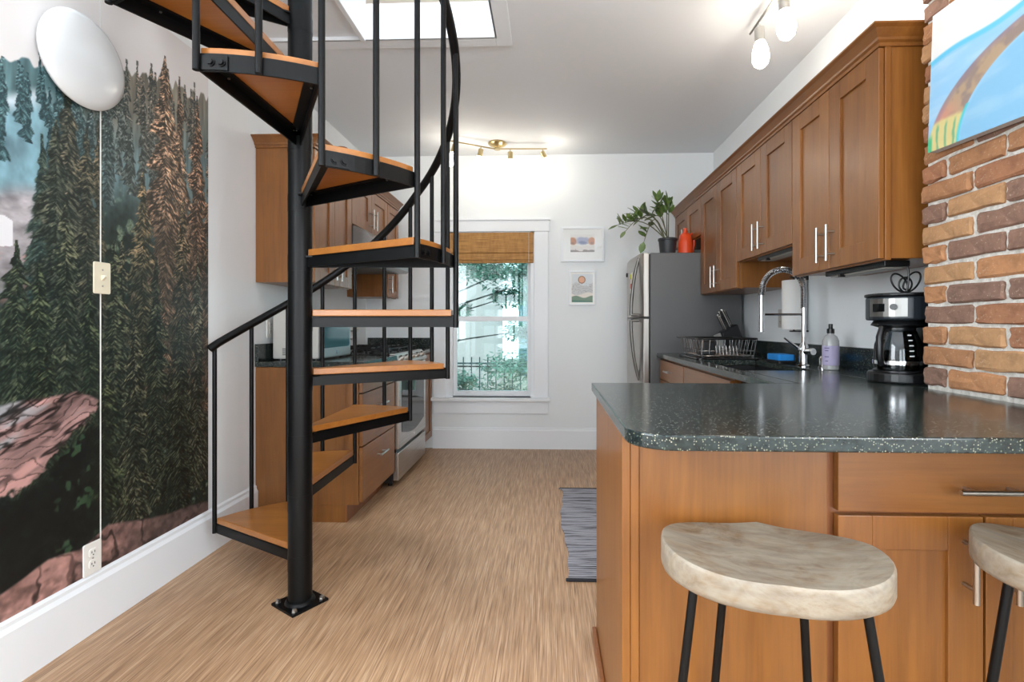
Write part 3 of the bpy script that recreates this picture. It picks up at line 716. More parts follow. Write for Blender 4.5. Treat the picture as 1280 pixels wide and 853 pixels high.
# ---------------------------------------------------------------- mural on the left wall
def mural_col(Yw, Z):
    Yo = Yw+.058; px = 685-1045.6/Yo; py = 407-(Z-1.121)*625/Yo
    u = Yw*4; n_s = fbm(Yw*3, Z*3, 4, 1); fine = fbm(Yw*45, Z*45, 3, 5); vf = vn(Yw*170, Z*170, 2); strk = fbm(Yw*60, Z*7, 3, 8)
    col = np.zeros(Yw.shape+(3,)); col[:] = (222, 218, 217)
    ridge = np.interp(px, [-700, -200, 0, 30, 65, 100, 150, 185, 215, 260, 320], [30, 40, 66, 74, 90, 95, 84, 92, 100, 122, 150])
    spike = 20+16*(vn(Yw*55, Yw*0, 9)-.5)+14*(vn(Yw*20, Yw*0, 4)-.5)
    m = sst(0, 3, py-(ridge+spike-14)); left = sst(150, 60, px)
    hill = np.zeros_like(col); hill[:] = (120, 116, 104); hill = blend(hill, left, (86, 116, 120))
    hill = blend(hill, sst(120, 215, py)*.7, (92, 128, 138)); hill = hill*(.62+.75*strk[..., None])
    col = blend(col, m, (0, 0, 0)) + hill*m[..., None]
    # cliffs, mist and pale rocks at the left
    cl = sst(75, 45, px+30*(n_s-.5)+.12*(py-180))*sst(118, 135, py+40*(n_s-.5))
    col = blend(col, cl, (0, 0, 0)) + (np.array((134, 176, 190))*(.62+.76*fbm(Yw*16, Z*10, 4, 12)[..., None])+np.array((70, 40, 34))*(sst(150, 128, py+30*(n_s-.5)))[..., None])*cl[..., None]
    rk = cl*sst(225, 250, py+25*(n_s-.5)); rc = np.array((150, 146, 150))*(.6+.8*fbm(Yw*20, Z*34, 4, 14)[..., None])
    col = blend(col, rk, (0, 0, 0))+rc*rk[..., None]
    pk = rk*sst(305, 315, py)*sst(.46, .56, fbm(Yw*10, Z*22, 3, 15)); col = blend(col, pk, (196, 146, 140))
    ho = ((px < 16) & (px > -18) & (py > 268+np.abs(px-2)*.6) & (py < 308)).astype(float); col = blend(col, ho, (226, 226, 230))
    # dark undergrowth
    und = sst(300, 380, py+90*(n_s-.5)+np.where(px > 90, 60, 0)+np.where(px < 20, -25, 0))
    ug = np.array((26, 38, 34))[None, None]*(.5+1.0*fine[..., None])+np.array((70, 74, 58))*(sst(.60, .78, fbm(Yw*22, Z*26, 4, 21))*(.5+vf))[..., None]
    col = col*(1-und[..., None])+ug*und[..., None]
    rng = np.random.RandomState(11)
    FB = [(fbm(Yw*30+7*k, Z*30, 3, k), fbm(Yw*34+3*k, Z*48, 3, 40+k), vn(Yw*14+5*k, Z*9, 60+k)) for k in range(5)]
    def conifer(ax, ay, by, hw, dark, lit, litfade=.5, nb_=24, side=.3):
        nonlocal col
        Ya = 1045.6/(685-ax)-.058; s = (Ya+.058)/625
        zt = 1.121+(407-ay)*s; zb_ = 1.121+(407-by)*s; W = hw*s*1.2
        ju = np.where(np.abs(Yw[0]-Ya) < W*1.25)[0]; jv = np.where((Z[:, 0] < zt) & (Z[:, 0] > zb_-.01))[0]
        if len(ju) == 0 or len(jv) == 0: return
        w_ = (slice(jv[0], jv[-1]+1), slice(ju[0], ju[-1]+1)); fb = FB[int(abs(ax)) % 5]
        Yq, Zq, fq, vq, f1, f2, f3 = Yw[w_], Z[w_], fine[w_], vf[w_], fb[0][w_], fb[1][w_], fb[2][w_]
        tt = np.clip((zt-Zq)/(zt-zb_), 0, 1); d = Yq-Ya; ad = np.abs(d)/(W+1e-6)
        aq = np.abs(d); sd = int(abs(ax)) % 13+(d > 0)*5
        sl = .55*aq*(1+.8*tt)*(.7+.6*f3)+.012*f1
        brn = vn((Zq+sl)*(11+nb_*.55)/max(.35, zt-zb_)*1.5, aq*7+sd*3.1, 3)            # branch tiers, drooping outward
        stk = vn((Zq+sl)*190, aq*62+sd*1.7, 7)*.55+vn((Zq+sl)*300, aq*130+sd, 11)*.45       # needle strokes along the branch
        wdt = W*(tt**.74)*(.20+.95*brn+.30*(stk-.5))
        e = sst(0, .22, 1-aq/(wdt+1e-6))
        e = np.maximum(e, sst(.006+.012*tt, .003, aq)*(tt > 0)*(tt < .10))
        br = sst(.40, .78, stk*.75+.25*f2)*(.30+1.0*brn)*(.55+.8*vq)
        br = br*(1-(1-litfade)*sst(.10, .65, tt))*(1+side*np.clip(d/(W+1e-6), -1, 1))
        c = np.array(dark)*(.45+.95*stk[..., None])
        c = c+(np.array(lit)-np.array(dark))*np.clip(br*1.25, 0, 1.2)[..., None]
        col[w_] = col[w_]*(1-e[..., None])+c*e[..., None]
    for k in range(420):
        ax = rng.uniform(-560, 275)-30*(k % 2); top = np.interp(ax, [-330, 0, 65, 150, 185, 260], [36, 70, 92, 86, 92, 122])
        dep = (k/420)**1.1; ay = top-16+rng.uniform(-10, 14)+95*dep; hh = rng.uniform(34, 66)+26*dep
        wm = np.clip((ax-70)/110, 0, 1)
        if ax < 60 and ay > 112+rng.uniform(-12, 8): continue
        fade = 1-.55*dep
        conifer(ax, ay, ay+hh, rng.uniform(5, 9)+4*dep, np.array((44, 74, 80))*(1-wm)+np.array((56, 66, 62))*wm, (np.array((120, 150, 152))*(1-wm)+np.array((190, 158, 136))*wm)*fade+np.array((84, 122, 130))*(1-fade), .7, 12)
    D = (28, 42, 36)
    for a in ((-90, 60, 470, 60, D, (96, 100, 78), .5), (-190, 110, 520, 70, D, (96, 100, 78), .5), (-300, 60, 520, 90, D, (96, 100, 78), .5), (-520, 40, 560, 120, D, (96, 100, 80), .5),
              (52, 168, 420, 30, (36, 56, 54), (96, 110, 96), .6), (122, 150, 470, 20, (44, 52, 44), (146, 126, 100), .45),
              (224, 96, 540, 44, (56, 52, 44), (222, 178, 146), .45),
              (206, 70, 540, 74, (58, 54, 46), (244, 192, 156), .38), (246, 120, 560, 40, (50, 48, 42), (214, 166, 134), .40), (264, 150, 500, 30, (48, 46, 40), (200, 158, 128), .38),
              (84, 100, 540, 76, (30, 44, 40), (136, 124, 102), .40), (70, 150, 520, 60, (28, 42, 38), (104, 106, 88), .5), (108, 160, 520, 40, (30, 42, 38), (120, 112, 90), .5),
              (178, 214, 480, 36, (34, 44, 36), (170, 144, 110), .45), (228, 250, 540, 40, (30, 38, 33), (160, 136, 106), .45), (152, 300, 560, 34, (28, 40, 34), (120, 112, 88), .5),
              (20, 300, 560, 56, D, (96, 104, 80), .65), (82, 252, 560, 44, (28, 42, 36), (110, 112, 88), .55), (142, 300, 610, 40, (26, 38, 33), (104, 108, 82), .65),
              (48, 330, 600, 46, (24, 38, 32), (88, 98, 72), .65), (112, 350, 620, 40, (22, 36, 30), (86, 96, 70), .65),
              (195, 320, 630, 44, (22, 34, 30), (98, 100, 76), .65), (246, 318, 610, 28, (24, 34, 30), (126, 122, 100), .65), (168, 385, 650, 34, (22, 32, 28), (112, 110, 86), .65), (225, 400, 650, 40, (20, 30, 27), (86, 90, 68), .65), (60, 420, 620, 40, (20, 32, 27), (76, 86, 62), .65), (130, 450, 640, 36, (18, 30, 25), (84, 92, 64), .65)):
        conifer(*a)
    # granite ledges
    up = np.interp(px, [-700, 0, 60, 95, 135], [420, 505, 498, 486, 500])+26*(n_s-.5); lo = np.interp(px, [-700, 0, 40, 80, 135], [640, 628, 606, 560, 500])+20*(fine-.5)
    rm = sst(0, 6, py-up)*sst(0, 8, lo-py)
    ang = (py+.38*px)/13+4*fbm(Yw*9, Z*12, 3, 31); sr = ang-np.floor(ang)
    q1 = Yw*.93+Z*.36; q2 = Z*.93-Yw*.36; rid = 1-np.abs(2*fbm(q1*4, q2*17, 4, 35)-1)*2.4
    rcol = np.array((176, 140, 136))*(.40+.9*fbm(q1*9, q2*42, 4, 33)[..., None])
    rcol = blend(rcol, sst(.48, .62, fbm(q1*5, q2*20, 3, 36))*.8, (214, 164, 158)); rcol = blend(rcol, sst(.54, .66, fbm(q1*4, q2*15, 3, 38))*.8, (168, 176, 182))
    rcol = rcol*(1-.70*sst(.70, .98, rid)[..., None])*(1-.45*sst(.78, .98, sr)[..., None])
    rm = rm*(1-sst(.56, .66, fbm(Yw*16, Z*14, 4, 40))*sst(60, 100, px))
    col = col*(1-rm[..., None])+rcol*rm[..., None]
    # deep shade below the ledges with a few leaves
    dk = sst(0, 14, py-lo)*sst(150, 95, px); col = blend(col, dk, (0, 0, 0))+(np.array((13, 20, 20))*(.6+.8*fine[..., None])+np.array((40, 58, 36))*(sst(.62, .74, fbm(Yw*26, Z*26, 3, 44))*sst(40, 95, px))[..., None])*dk[..., None]
    # bottom rocks
    bl = np.interp(px, [-700, 0, 60, 100, 135, 190, 262], [900, 745, 700, 686, 655, 645, 622])+18*(n_s-.5)
    bm_ = sst(0, 5, py-bl); bc = np.array((168, 128, 120))*(.30+1.15*fbm(Yw*15, Z*22, 4, 50)[..., None])*(1-.6*sst(.72, .98, 1-np.abs(2*fbm(Yw*9, Z*9, 4, 55)-1)*2.2)[..., None])
    bc = blend(bc, sst(90, 220, px)*.62, (62, 56, 54))*(.75+.5*fine[..., None]); bc = blend(bc, sst(.55, .66, fbm(Yw*9, Z*16, 3, 52))*.45*sst(150, 60, px), (190, 146, 138))
    col = col*(1-bm_[..., None])+bc*bm_[..., None]
    return col*(1-.0*vf[..., None])
M_mural = print_mat('mural_print', .45)
mu = thing('wall_mural', 'tall forest mural of dark conifers and pink rocks on the white wall', 'mural', (XL, 1.6, .212))
zs = np.linspace(.213, 2.42, 735)
for ya, yb in ((.95, 1.807), (1.813, 2.402)):
    print_mesh('mural_panel', np.linspace(ya, yb, int((yb-ya)/.003)), zs, lambda U, V: np.stack([np.full_like(U, XL+.003), U, V], -1), mural_col, M_mural, mu)
    mk('panel_backing', B(XL+.0005, XL+.0026, ya, yb, .213, 2.42), M_white, mu)
# round white wall lamp, switch, outlet
wl = thing('wall_lamp', 'round white glass wall lamp over the mural seam', 'lamp', (XL, 1.715, 2.058))
xf = lambda x, y, z: Vector((z, x, y))
mk('back_plate', lathe(nb(), [(.10, .004), (.10, .028), (0, .028)], (XL, 1.715, 2.058), 32, xf), M_white, wl)
mk('glass_shade', lathe(nb(), [(.150, .020), (.160, .024), (.163, .032), (.158, .042), (.135, .056), (.10, .066), (.05, .072), (0, .074)], (XL, 1.715, 2.058), 48, xf), mat('opal_glass', (216, 219, 221), .18), wl, smooth=True)
outlet('light_switch', 'almond toggle light switch on the forest mural', (XL+.003, 1.812, 1.298), (0, -1, 0), (1, 0, 0), kind='switch', m=M_almond, w_=.07, h_=.118)
outlet('wall_outlet', 'white outlet plate low on the mural above the baseboard', (XL+.003, 1.772, .270), (0, -1, 0), (1, 0, 0))

# ---------------------------------------------------------------- pictures on the back wall
M_print = print_mat('art_print', .6)
def picture(label, x0, x1, z0, z1, fw, mw_, colfn, glass):
    t = thing('framed_picture', label, 'picture', ((x0+x1)/2, YB, z0)); y = YB
    b_ = nb(); d = .022
    box(b_, x0, x0+fw, y-d, y-.001, z0, z1); box(b_, x1-fw, x1, y-d, y-.001, z0, z1); box(b_, x0+fw, x1-fw, y-d, y-.001, z0, z0+fw); box(b_, x0+fw, x1-fw, y-d, y-.001, z1-fw, z1)
    mk('frame', b_, M_trim, t, bevel=.002)
    mk('mat_board', B(x0+fw, x1-fw, y-.012, y-.002, z0+fw, z1-fw), M_white, t)
    a, b2, c_, e = x0+fw+mw_[0], x1-fw-mw_[0], z0+fw+mw_[1], z1-fw-mw_[2]
    fn = lambda U, V: colfn((U-a)/(b2-a), (V-c_)/(e-c_))
    print_mesh('art_print', np.linspace(a, b2, 110), np.linspace(c_, e, 90), lambda U, V: np.stack([U, np.full_like(U, y-.0128), V], -1), fn, M_print, t)
    if glass: mk('glass', B(x0+fw, x1-fw, y-.0165, y-.015, z0+fw, z1-fw), M_clear, t)
def art1(s, t):
    n = fbm(s*5, t*4, 4, 60); c = np.zeros(s.shape+(3,)); c[:] = (232, 228, 222)
    c = blend(c, sst(.6, .3, np.hypot((s-.5)/.62, (t-.66)/.42)+.3*(n-.5))*.9, (150, 156, 186)); c = blend(c, sst(.5, .2, np.hypot((s-.5)/.5, (t-.52)/.3)+.4*(n-.5))*.7, (92, 104, 146))
    for x in (.10, .88): c = blend(c, sst(.6, .35, np.hypot((s-x)/.3, (t-.62)/.42)+.35*(n-.5)), (196, 128, 84)); c = blend(c, sst(.3, .1, np.hypot((s-x)/.3, (t-.5)/.3)+.2*(n-.5))*.6, (128, 84, 62))
    c = blend(c, sst(.40, .34, t+.1*(n-.5)), (222, 214, 206)); c = blend(c, sst(.16, .06, t+.5*(n-.5)*(s > .2))*.9, (118, 106, 98)); return c
def art2(s, t):
    n = fbm(s*5, t*5, 4, 70); c = np.zeros(s.shape+(3,)); c[:] = (222, 228, 232)
    d = np.hypot((s-.48)*.78, t-.80); c = blend(c, sst(.145, .125, d), (140, 92, 66)); c = blend(c, sst(.12, .10, d), (226, 176, 146))
    c = blend(c, sst(.60, .56, t-.10*np.sin(s*7)-.1*s+.2*(n-.5)), (206, 208, 210)); c = blend(c, (np.abs(((t*9+3*n) % 1)-.5) < .06)*(t < .66)*.7, (150, 150, 152))
    c = blend(c, sst(.32, .29, t+.05*np.sin(s*6)), (236, 230, 222)); c = blend(c, sst(.21, .18, t-.04*np.sin(s*8)), (126, 152, 134)); c = blend(c, sst(.10, .07, t+.05*s), (98, 138, 126)); return c
picture('white framed watercolour of blue mountains and orange trees on the window wall', .117, .506, 1.696, 2.010, .018, (.068, .070, .050), art1, True)
picture('small white print of an orange sun over grey hills on the window wall', .190, .427, 1.304, 1.612, .012, (.012, .014, .016), art2, False)

# ---------------------------------------------------------------- canvas on the brick
CW, CHT = .62, .425
cv = thing('canvas_painting', 'blue canvas painting of an arched bridge hung on the brick chimney', 'painting', (BX-.006, 1.642, 1.672))
cv.rotation_euler = (R(2.8), 0, 0)
mk('stretcher', B(-.030, 0, -CW, 0, 0, CHT), mat('canvas_edge', (196, 200, 202), .8), cv, local=True, bevel=.002)
def art3(s, t):
    n = fbm(s*12, t*12, 4, 80); c = np.zeros(s.shape+(3,)); c[:] = (222, 222, 222); c = c*(.94+.1*n[..., None])
    hz = .275+.05*s+.006*np.sin(s*20); c = blend(c, sst(.004, -.004, t-hz), (142, 190, 224)); c = blend(c, sst(.012, .004, np.abs(t-hz)), (96, 186, 220))
    c = blend(c, sst(.35, .75, fbm(s*9, t*26, 3, 82))*(t < hz-.015)*.45, (186, 210, 226))
    eo = np.hypot((s-.46)/.46, t/.275); ei = np.hypot((s-.46)/.345, t/.240)
    arch = sst(1.01, .99, eo)*sst(.99, 1.01, ei); ac = np.zeros_like(c); ac[:] = (142, 124, 116)
    ac = blend(ac, sst(.4, .6, fbm(s*25, t*25, 3, 84)), (170, 146, 120)); ac = blend(ac, sst(.15, .10, t)*sst(.15, .03, s), (204, 142, 120)); ac = blend(ac, sst(1.0, .93, eo)*0+sst(.93, .99, eo)*.5, (124, 112, 146))
    bars = np.abs(((s*30+n*.9+t*2) % 1)-.5); ac = blend(ac, sst(.085, .07, t+.03*(n-.5)), (206, 192, 132)); ac = blend(ac, sst(.085, .06, t)*sst(.20, .05, bars), (110, 166, 128))
    c = blend(c, arch, (0, 0, 0))+ac*arch[..., None]
    ins = sst(.99, .96, ei); wc = np.zeros_like(c); wc[:] = (128, 180, 214); wc = blend(wc, sst(.4, .7, fbm(s*7, t*22, 4, 86))*.6, (154, 194, 218)); c = c*(1-ins[..., None])+wc*ins[..., None]
    c = blend(c, sst(.02, .012, s)*sst(.06, .03, t), (70, 176, 130)); c = blend(c, sst(.97, 1.0, ei)*sst(1.03, 1.0, ei)*(t < .1)*.9, (70, 190, 200)); return c
o = print_mesh('painted_face', np.linspace(0, CW, 220), np.linspace(0, CHT, 150), lambda U, V: np.stack([np.full_like(U, -.0306), -U, V], -1)+np.array(ORG[cv.name]), art3, M_print, cv)

# ---------------------------------------------------------------- bar stools
M_teak = mat('washed_teak', None, .55)
def _teak():
    m = M_teak; v = coords(m, (4.5, 6.5, 8)); a = noise(m, v, 1.3, 6, .62, 3.2); b_ = noise(m, coords(m, (12, 60, 60)), 1, 3); d = noise(m, coords(m, (5, 7, 5)), 1, 3, .6, 1.0)
    c = ramp(m, a, [(.30, (128, 98, 68)), (.41, (176, 152, 122)), (.52, (194, 182, 162)), (.63, (172, 152, 124)), (.72, (140, 106, 70))])
    c = mixc(m, .45, c, ramp(m, d, [(.36, (158, 116, 70)), (.56, (200, 188, 168))])); c = mixc(m, .30, c, ramp(m, b_, [(.35, (110, 80, 54)), (.6, (240, 232, 216))]), 'MULTIPLY')
    c = mixc(m, 1.0, c, L4((196, 198, 202)), 'MULTIPLY')
    LK(m, c, BS(m).inputs['Base Color']); bump(m, a, .12, .006)
_teak()
def stool(label, x, y, rz, zt=.687):
    s = thing('bar_stool', label, 'stool', (x, y, 0), rz, 'teak stools at the peninsula')
    b_ = nb(); A, Bq, seg = .207, .138, 56; top = []; nr = 10
    shape = lambda th: (A*math.copysign(abs(math.cos(th))**.86, math.cos(th)), Bq*math.copysign(abs(math.sin(th))**.86, math.sin(th)))
    def ztop(px, py):
        q = px/A; p = py/Bq
        return zt-.020+.024*abs(q)**2.2+.010*p*p*(1-abs(q))+.006*math.exp(-(q*6)**2)*max(0, p)
    rings = [[b_.verts.new((0, 0, ztop(0, 0)))]]
    for k in range(1, nr+1):
        f = (k/nr)*.98; rings.append([b_.verts.new((shape(2*math.pi*i/seg)[0]*f, shape(2*math.pi*i/seg)[1]*f, ztop(shape(2*math.pi*i/seg)[0]*f, shape(2*math.pi*i/seg)[1]*f))) for i in range(seg)])
    for f, dz in ((.993, -.002), (1.0, -.007), (1.0, -.042), (.985, -.050), (.94, -.056), (.6, -.060)):
        rings.append([b_.verts.new((shape(2*math.pi*i/seg)[0]*f, shape(2*math.pi*i/seg)[1]*f, (ztop(shape(2*math.pi*i/seg)[0]*.98, shape(2*math.pi*i/seg)[1]*.98)+dz) if dz > -.03 else ztop(shape(2*math.pi*i/seg)[0], shape(2*math.pi*i/seg)[1])*.45+.55*(zt-.01)+dz)) for i in range(seg)])
    for P_, Q in zip(rings, rings[1:]):
        for i in range(seg):
            if len(P_) == 1: b_.faces.new((P_[0], Q[i], Q[(i+1) % seg]))
            else: b_.faces.new((P_[i], P_[(i+1) % seg], Q[(i+1) % seg], Q[i]))
    b_.faces.new(rings[-1])
    mk('seat', b_, M_teak, s, smooth=True, local=True)
    for sx in (-1, 1):
        mk('leg', tube(nb(), [(sx*.145, -.060, zt-.055), (sx*.222, -.120, .008), (sx*.222, -.120, 0)], .0085, 12), M_black, s, smooth=True, local=True)
        mk('leg', tube(nb(), [(sx*.072, .060, zt-.055), (sx*.115, .115, .008), (sx*.115, .115, 0)], .0085, 12), M_black, s, smooth=True, local=True)
    return s
stool('pale saddle-shaped wooden bar stool in front of the blind maple panel', .436, 1.0, R(-12))
stool('pale saddle-shaped wooden bar stool in front of the peninsula doors', 1.055, .965, R(-40))

# ---------------------------------------------------------------- rug
M_rug = mat('striped_cotton', None, .95)
v_ = coords(M_rug, (4, 46, 1)); n_ = noise(M_rug, v_, 1, 2, .5, .2)
wv = N(M_rug, 'ShaderNodeTexWave', wave_type='BANDS', bands_direction='Y'); wv.inputs['Scale'].default_value = 16; wv.inputs['Distortion'].default_value = 1.2; wv.inputs['Detail'].default_value = 2; wv.inputs['Detail Scale'].default_value = 3
LK(M_rug, coords(M_rug, (.6, 1, 1)), wv.inputs['Vector'])
LK(M_rug, mixc(M_rug, .5, ramp(M_rug, wv.outputs['Fac'], [(.30, (26, 26, 32)), (.5, (168, 167, 174))]), ramp(M_rug, n_, [(.38, (30, 30, 38)), (.50, (160, 160, 168))])), BS(M_rug).inputs['Base Color'])
ru = thing('rug', 'black and white striped woven rug beside the peninsula', 'rug', (.39, 2.81, 0))
b_ = nb(); nx, ny = 14, 40; g = []
for j in range(ny+1):
    y = 2.20+1.225*j/ny; row = []
    for i in range(nx+1):
        x0 = .086+.012*math.sin(j*.21)+.004*math.sin(j*.9)-(.02 if j == ny else 0); x = x0+(.695-x0)*i/nx
        row.append(b_.verts.new((x, y, .007+.0015*math.sin(j*1.3+i*.4))))
    g.append(row)
for j in range(ny):
    for i in range(nx): b_.faces.new((g[j][i], g[j][i+1], g[j+1][i+1], g[j+1][i]))
ex = bmesh.ops.extrude_face_region(b_, geom=b_.faces[:]); bmesh.ops.translate(b_, vec=(0, 0, -.006), verts=[v for v in ex['geom'] if isinstance(v, bmesh.types.BMVert)])
mk('field', b_, M_rug, ru, smooth=True)
for y0, y1 in ((2.186, 2.205), (3.418, 3.432)): mk('bound_end', B(.078, .695, y0, y1, .001, .010), mat('rug_binding', (34, 34, 40), .9), ru, bevel=.003)

# ---------------------------------------------------------------- track lights
def bulb_head(parent, p, aim, sc=1.0, mm=None):
    """p: point on the rail, aim: direction of the bulb"""
    aim = Vector(aim).normalized(); p = Vector(p); b_ = nb()
    cyl(b_, p, p+Vector((0, 0, -.045*sc)), .004*sc, seg=8)
    h0 = p+Vector((0, 0, -.040*sc))-aim*.012*sc
    s = mk('socket', cyl(b_, h0, h0+aim*.062*sc, .021*sc, seg=18), mm or M_nickel, parent, smooth=True)
    a, b2 = frame_at(aim); f = lambda x, y, z: a*x+b2*y+aim*z
    return mk('bulb', lathe(nb(), [(.019*sc, 0), (.027*sc, .018*sc), (.036*sc, .052*sc), (.037*sc, .078*sc), (.029*sc, .102*sc), (.014*sc, .116*sc), (0, .119*sc)], h0+aim*.060*sc, 8, f), M_bulb2 if mm else M_bulb, s)
M_brass = mat('satin_brass', (196, 176, 130), .3, 1.0)
tl = thing('track_light', 'satin metal ceiling track light with four lit bulbs near the window', 'track light', (-.43, 4.22, ZC))
cx, cy = -.43, 4.23
mk('canopy', lathe(nb(), [(.075, 0), (.078, -.012), (.062, -.026), (.03, -.040), (0, -.044)], (cx, cy, ZC), 32), M_brass, tl, smooth=True)
mk('rail', tube(nb(), [(cx+.02, cy, ZC-.052), (cx+.42, cy+.01, ZC-.052)], .0055, 8), M_brass, tl, smooth=True)
mk('rail', tube(nb(), [(cx-.02, cy, ZC-.052), (cx-.36, cy-.20, ZC-.052)], .0055, 8), M_brass, tl, smooth=True)
mk('stem', cyl(nb(), (cx, cy, ZC-.058), (cx, cy, ZC-.035), .026, seg=16), M_brass, tl, smooth=True)
for p, a in (((cx-.33, cy-.182, ZC-.052), (-.28, .05, -1)), ((cx-.13, cy-.076, ZC-.052), (-.25, 0, -1)), ((cx+.11, cy+.002, ZC-.052), (0, 0, -1)), ((cx+.385, cy+.009, ZC-.052), (.55, -.1, -1))): bulb_head(tl, p, a, mm=M_brass)
tl = thing('track_light', 'brushed nickel ceiling track light with lit bulbs above the sink counter', 'track light', (1.04, 2.15, ZC))
mk('canopy', lathe(nb(), [(.075, 0), (.078, -.012), (.062, -.026), (.03, -.040), (0, -.044)], (1.035, 2.07, ZC), 32), M_nickel, tl, smooth=True)
mk('rail', tube(nb(), [(1.035, 1.55, ZC-.055), (1.035, 2.60, ZC-.055)], .006, 8), M_nickel, tl, smooth=True)
mk('stem', cyl(nb(), (1.035, 2.07, ZC-.06), (1.035, 2.07, ZC-.035), .026, seg=16), M_nickel, tl, smooth=True)
for y, a in ((2.50, (.02, -.05, -1)), (2.25, (.10, .0, -1)), (1.90, (.1, -.1, -1)), (1.65, (.1, -.1, -1))): bulb_head(tl, (1.035+.006, y, ZC-.055), a, 1.12)
# ceiling hook / cable clip
tag(mk('cable_clip', tube(nb(), [(1.10, 2.47, ZC-.004), (1.15, 2.46, ZC-.006), (1.20, 2.44, ZC-.006), (1.235, 2.46, ZC-.004)], .004, 6), M_white, smooth=True), 'white cable on the ceiling beside the nickel track light', 'cable')

# ---------------------------------------------------------------- plant and orange can on the refrigerator
FZ = 1.669
pl = thing('potted_plant', 'leafy green plant in a dark grey pot on the refrigerator', 'plant', (.955, 4.03, FZ))
mk('pot', lathe(nb(), [(.054, 0), (.058, .004), (.070, .125), (.075, .128), (.075, .145), (.068, .145), (.064, .12), (0, .118)], (.955, 4.03, FZ), 28), mat('grey_pot', (44, 46, 50), .5), pl, smooth=True)
M_leaf = mat('plant_leaf', None, .35)
n_ = noise(M_leaf, coords(M_leaf, (14, 14, 14)), 1, 2); LK(M_leaf, ramp(M_leaf, n_, [(.3, (58, 84, 36)), (.7, (112, 138, 66))]), BS(M_leaf).inputs['Base Color'])
M_stem = mat('plant_stem', (92, 92, 62), .5)
b0 = Vector((.955, 4.03, FZ+.12)); rl = random.Random(3)
def leaf(b_, p, d, up, ln, wd):
    d = d.normalized(); s = d.cross(up); s = s.normalized() if s.length > 1e-4 else Vector((1, 0, 0)); n_ = s.cross(d)
    prof = [(0, .05), (.25, .8), (.5, 1), (.75, .75), (1, .04)]; L_, R_, Mm = [], [], []
    for t, w_ in prof:
        c = p+d*ln*t+n_*(-.12*ln*t*t); L_.append(b_.verts.new(c+s*wd*w_+n_*.12*wd)); Mm.append(b_.verts.new(c)); R_.append(b_.verts.new(c-s*wd*w_+n_*.12*wd))
    for i in range(4): b_.faces.new((L_[i], L_[i+1], Mm[i+1], Mm[i])); b_.faces.new((Mm[i], Mm[i+1], R_[i+1], R_[i]))
stems = [((-.40, -.03, .13), .04, 12), ((-.27, .03, .225), .05, 9), ((-.34, -.04, .08), .10, 10), ((-.10, .02, .21), .03, 7), ((-.01, -.02, .30), .01, 10), ((-.085, .0, .335), -.02, 12), ((-.20, -.06, -.01), .13, 7), ((-.20, .05, .20), .06, 5), ((.015, .02, .29), .0, 7)]
for (dx, dy, dz), sag, nl in stems:
    end = b0+Vector((dx, dy, dz)); pts = []
    for k in range(11):
        t = k/10; p = b0.lerp(end, t)+Vector((0, 0, .05*math.sin(math.pi*t)+sag*math.sin(math.pi*t)))+Vector((.012*math.sin(dx*40), .012*math.cos(dx*60), 0))*(1-t); pts.append(p)
    sm = mk('stem', tube(nb(), pts, [.0050*(1-.55*k/10) for k in range(11)], 6), M_stem, pl, smooth=True)
    b_ = nb()
    for k in range(nl):
        t = .58+.42*k/(nl-1); i = min(9, int(t*10)); p = pts[i].lerp(pts[i+1], t*10-i); tg = (pts[i+1]-pts[i]).normalized()
        side = Vector((rl.uniform(-1, 1), rl.uniform(-.8, .8), rl.uniform(.1, 1.1))).normalized()*(1 if k % 2 else 1)
        dr_ = tg*.55+side*.9
        if k == nl-1: dr_ = tg
        leaf(b_, p, dr_, Vector((rl.uniform(-.4, .4), -.5, 1)), rl.uniform(.07, .105), rl.uniform(.018, .027))
    lf = mk('foliage', b_, M_leaf, sm, smooth=True)
oc = thing('watering_can', 'bright orange plastic watering can beside the plant pot', 'watering can', (1.10, 4.02, FZ))
M_or = mat('orange_plastic', (232, 78, 36), .35)
mk('body', lathe(nb(), [(.052, 0), (.060, .006), (.060, .03), (.056, .10), (.046, .165), (.030, .185), (.016, .19), (.013, .225), (0, .225)], (1.092, 4.02, FZ), 28), M_or, oc, smooth=True)
mk('handle', tube(nb(), [(1.122, 4.02, FZ+.165), (1.142, 4.02, FZ+.180), (1.157, 4.02, FZ+.160), (1.163, 4.02, FZ+.10), (1.149, 4.02, FZ+.04), (1.139, 4.02, FZ+.03)], .011, 10), M_or, oc, smooth=True)

# ---------------------------------------------------------------- items on the sink counter
Z0 = .9142
# faucet
fa = thing('spring_faucet', 'chrome spring-neck faucet standing behind the sink', 'faucet', (1.285, 2.56, Z0))
fx, fy = 1.285, 2.56
mk('base', lathe(nb(), [(.030, 0), (.030, .006), (.022, .012), (.021, .10), (.016, .115), (.0115, .125), (.0115, .30), (0, .30)], (fx, fy, Z0), 24), M_chrome, fa, smooth=True)
mk('lever', tube(nb(), [(fx-.018, fy, Z0+.085), (fx-.05, fy-.012, Z0+.105), (fx-.105, fy-.02, Z0+.145)], [.008, .007, .005], 10), M_chrome, fa, smooth=True)
mk('side_body', cyl(nb(), (fx, fy, Z0+.075), (fx+.015, fy-.062, Z0+.078), .017, seg=16), M_chrome, fa, smooth=True)
rad = .103; arc = [(fx, fy, Z0+.295), (fx, fy, Z0+.38)]+[(fx-rad+rad*math.cos(R(a)), fy, Z0+.385+rad*math.sin(R(a))) for a in range(0, 181, 12)]+[(fx-2*rad-.004, fy, Z0+.36)]
mk('hose', tube(nb(), arc, .008, 10), mat('hose_grey', (150, 152, 154), .35, .9), fa, smooth=True)
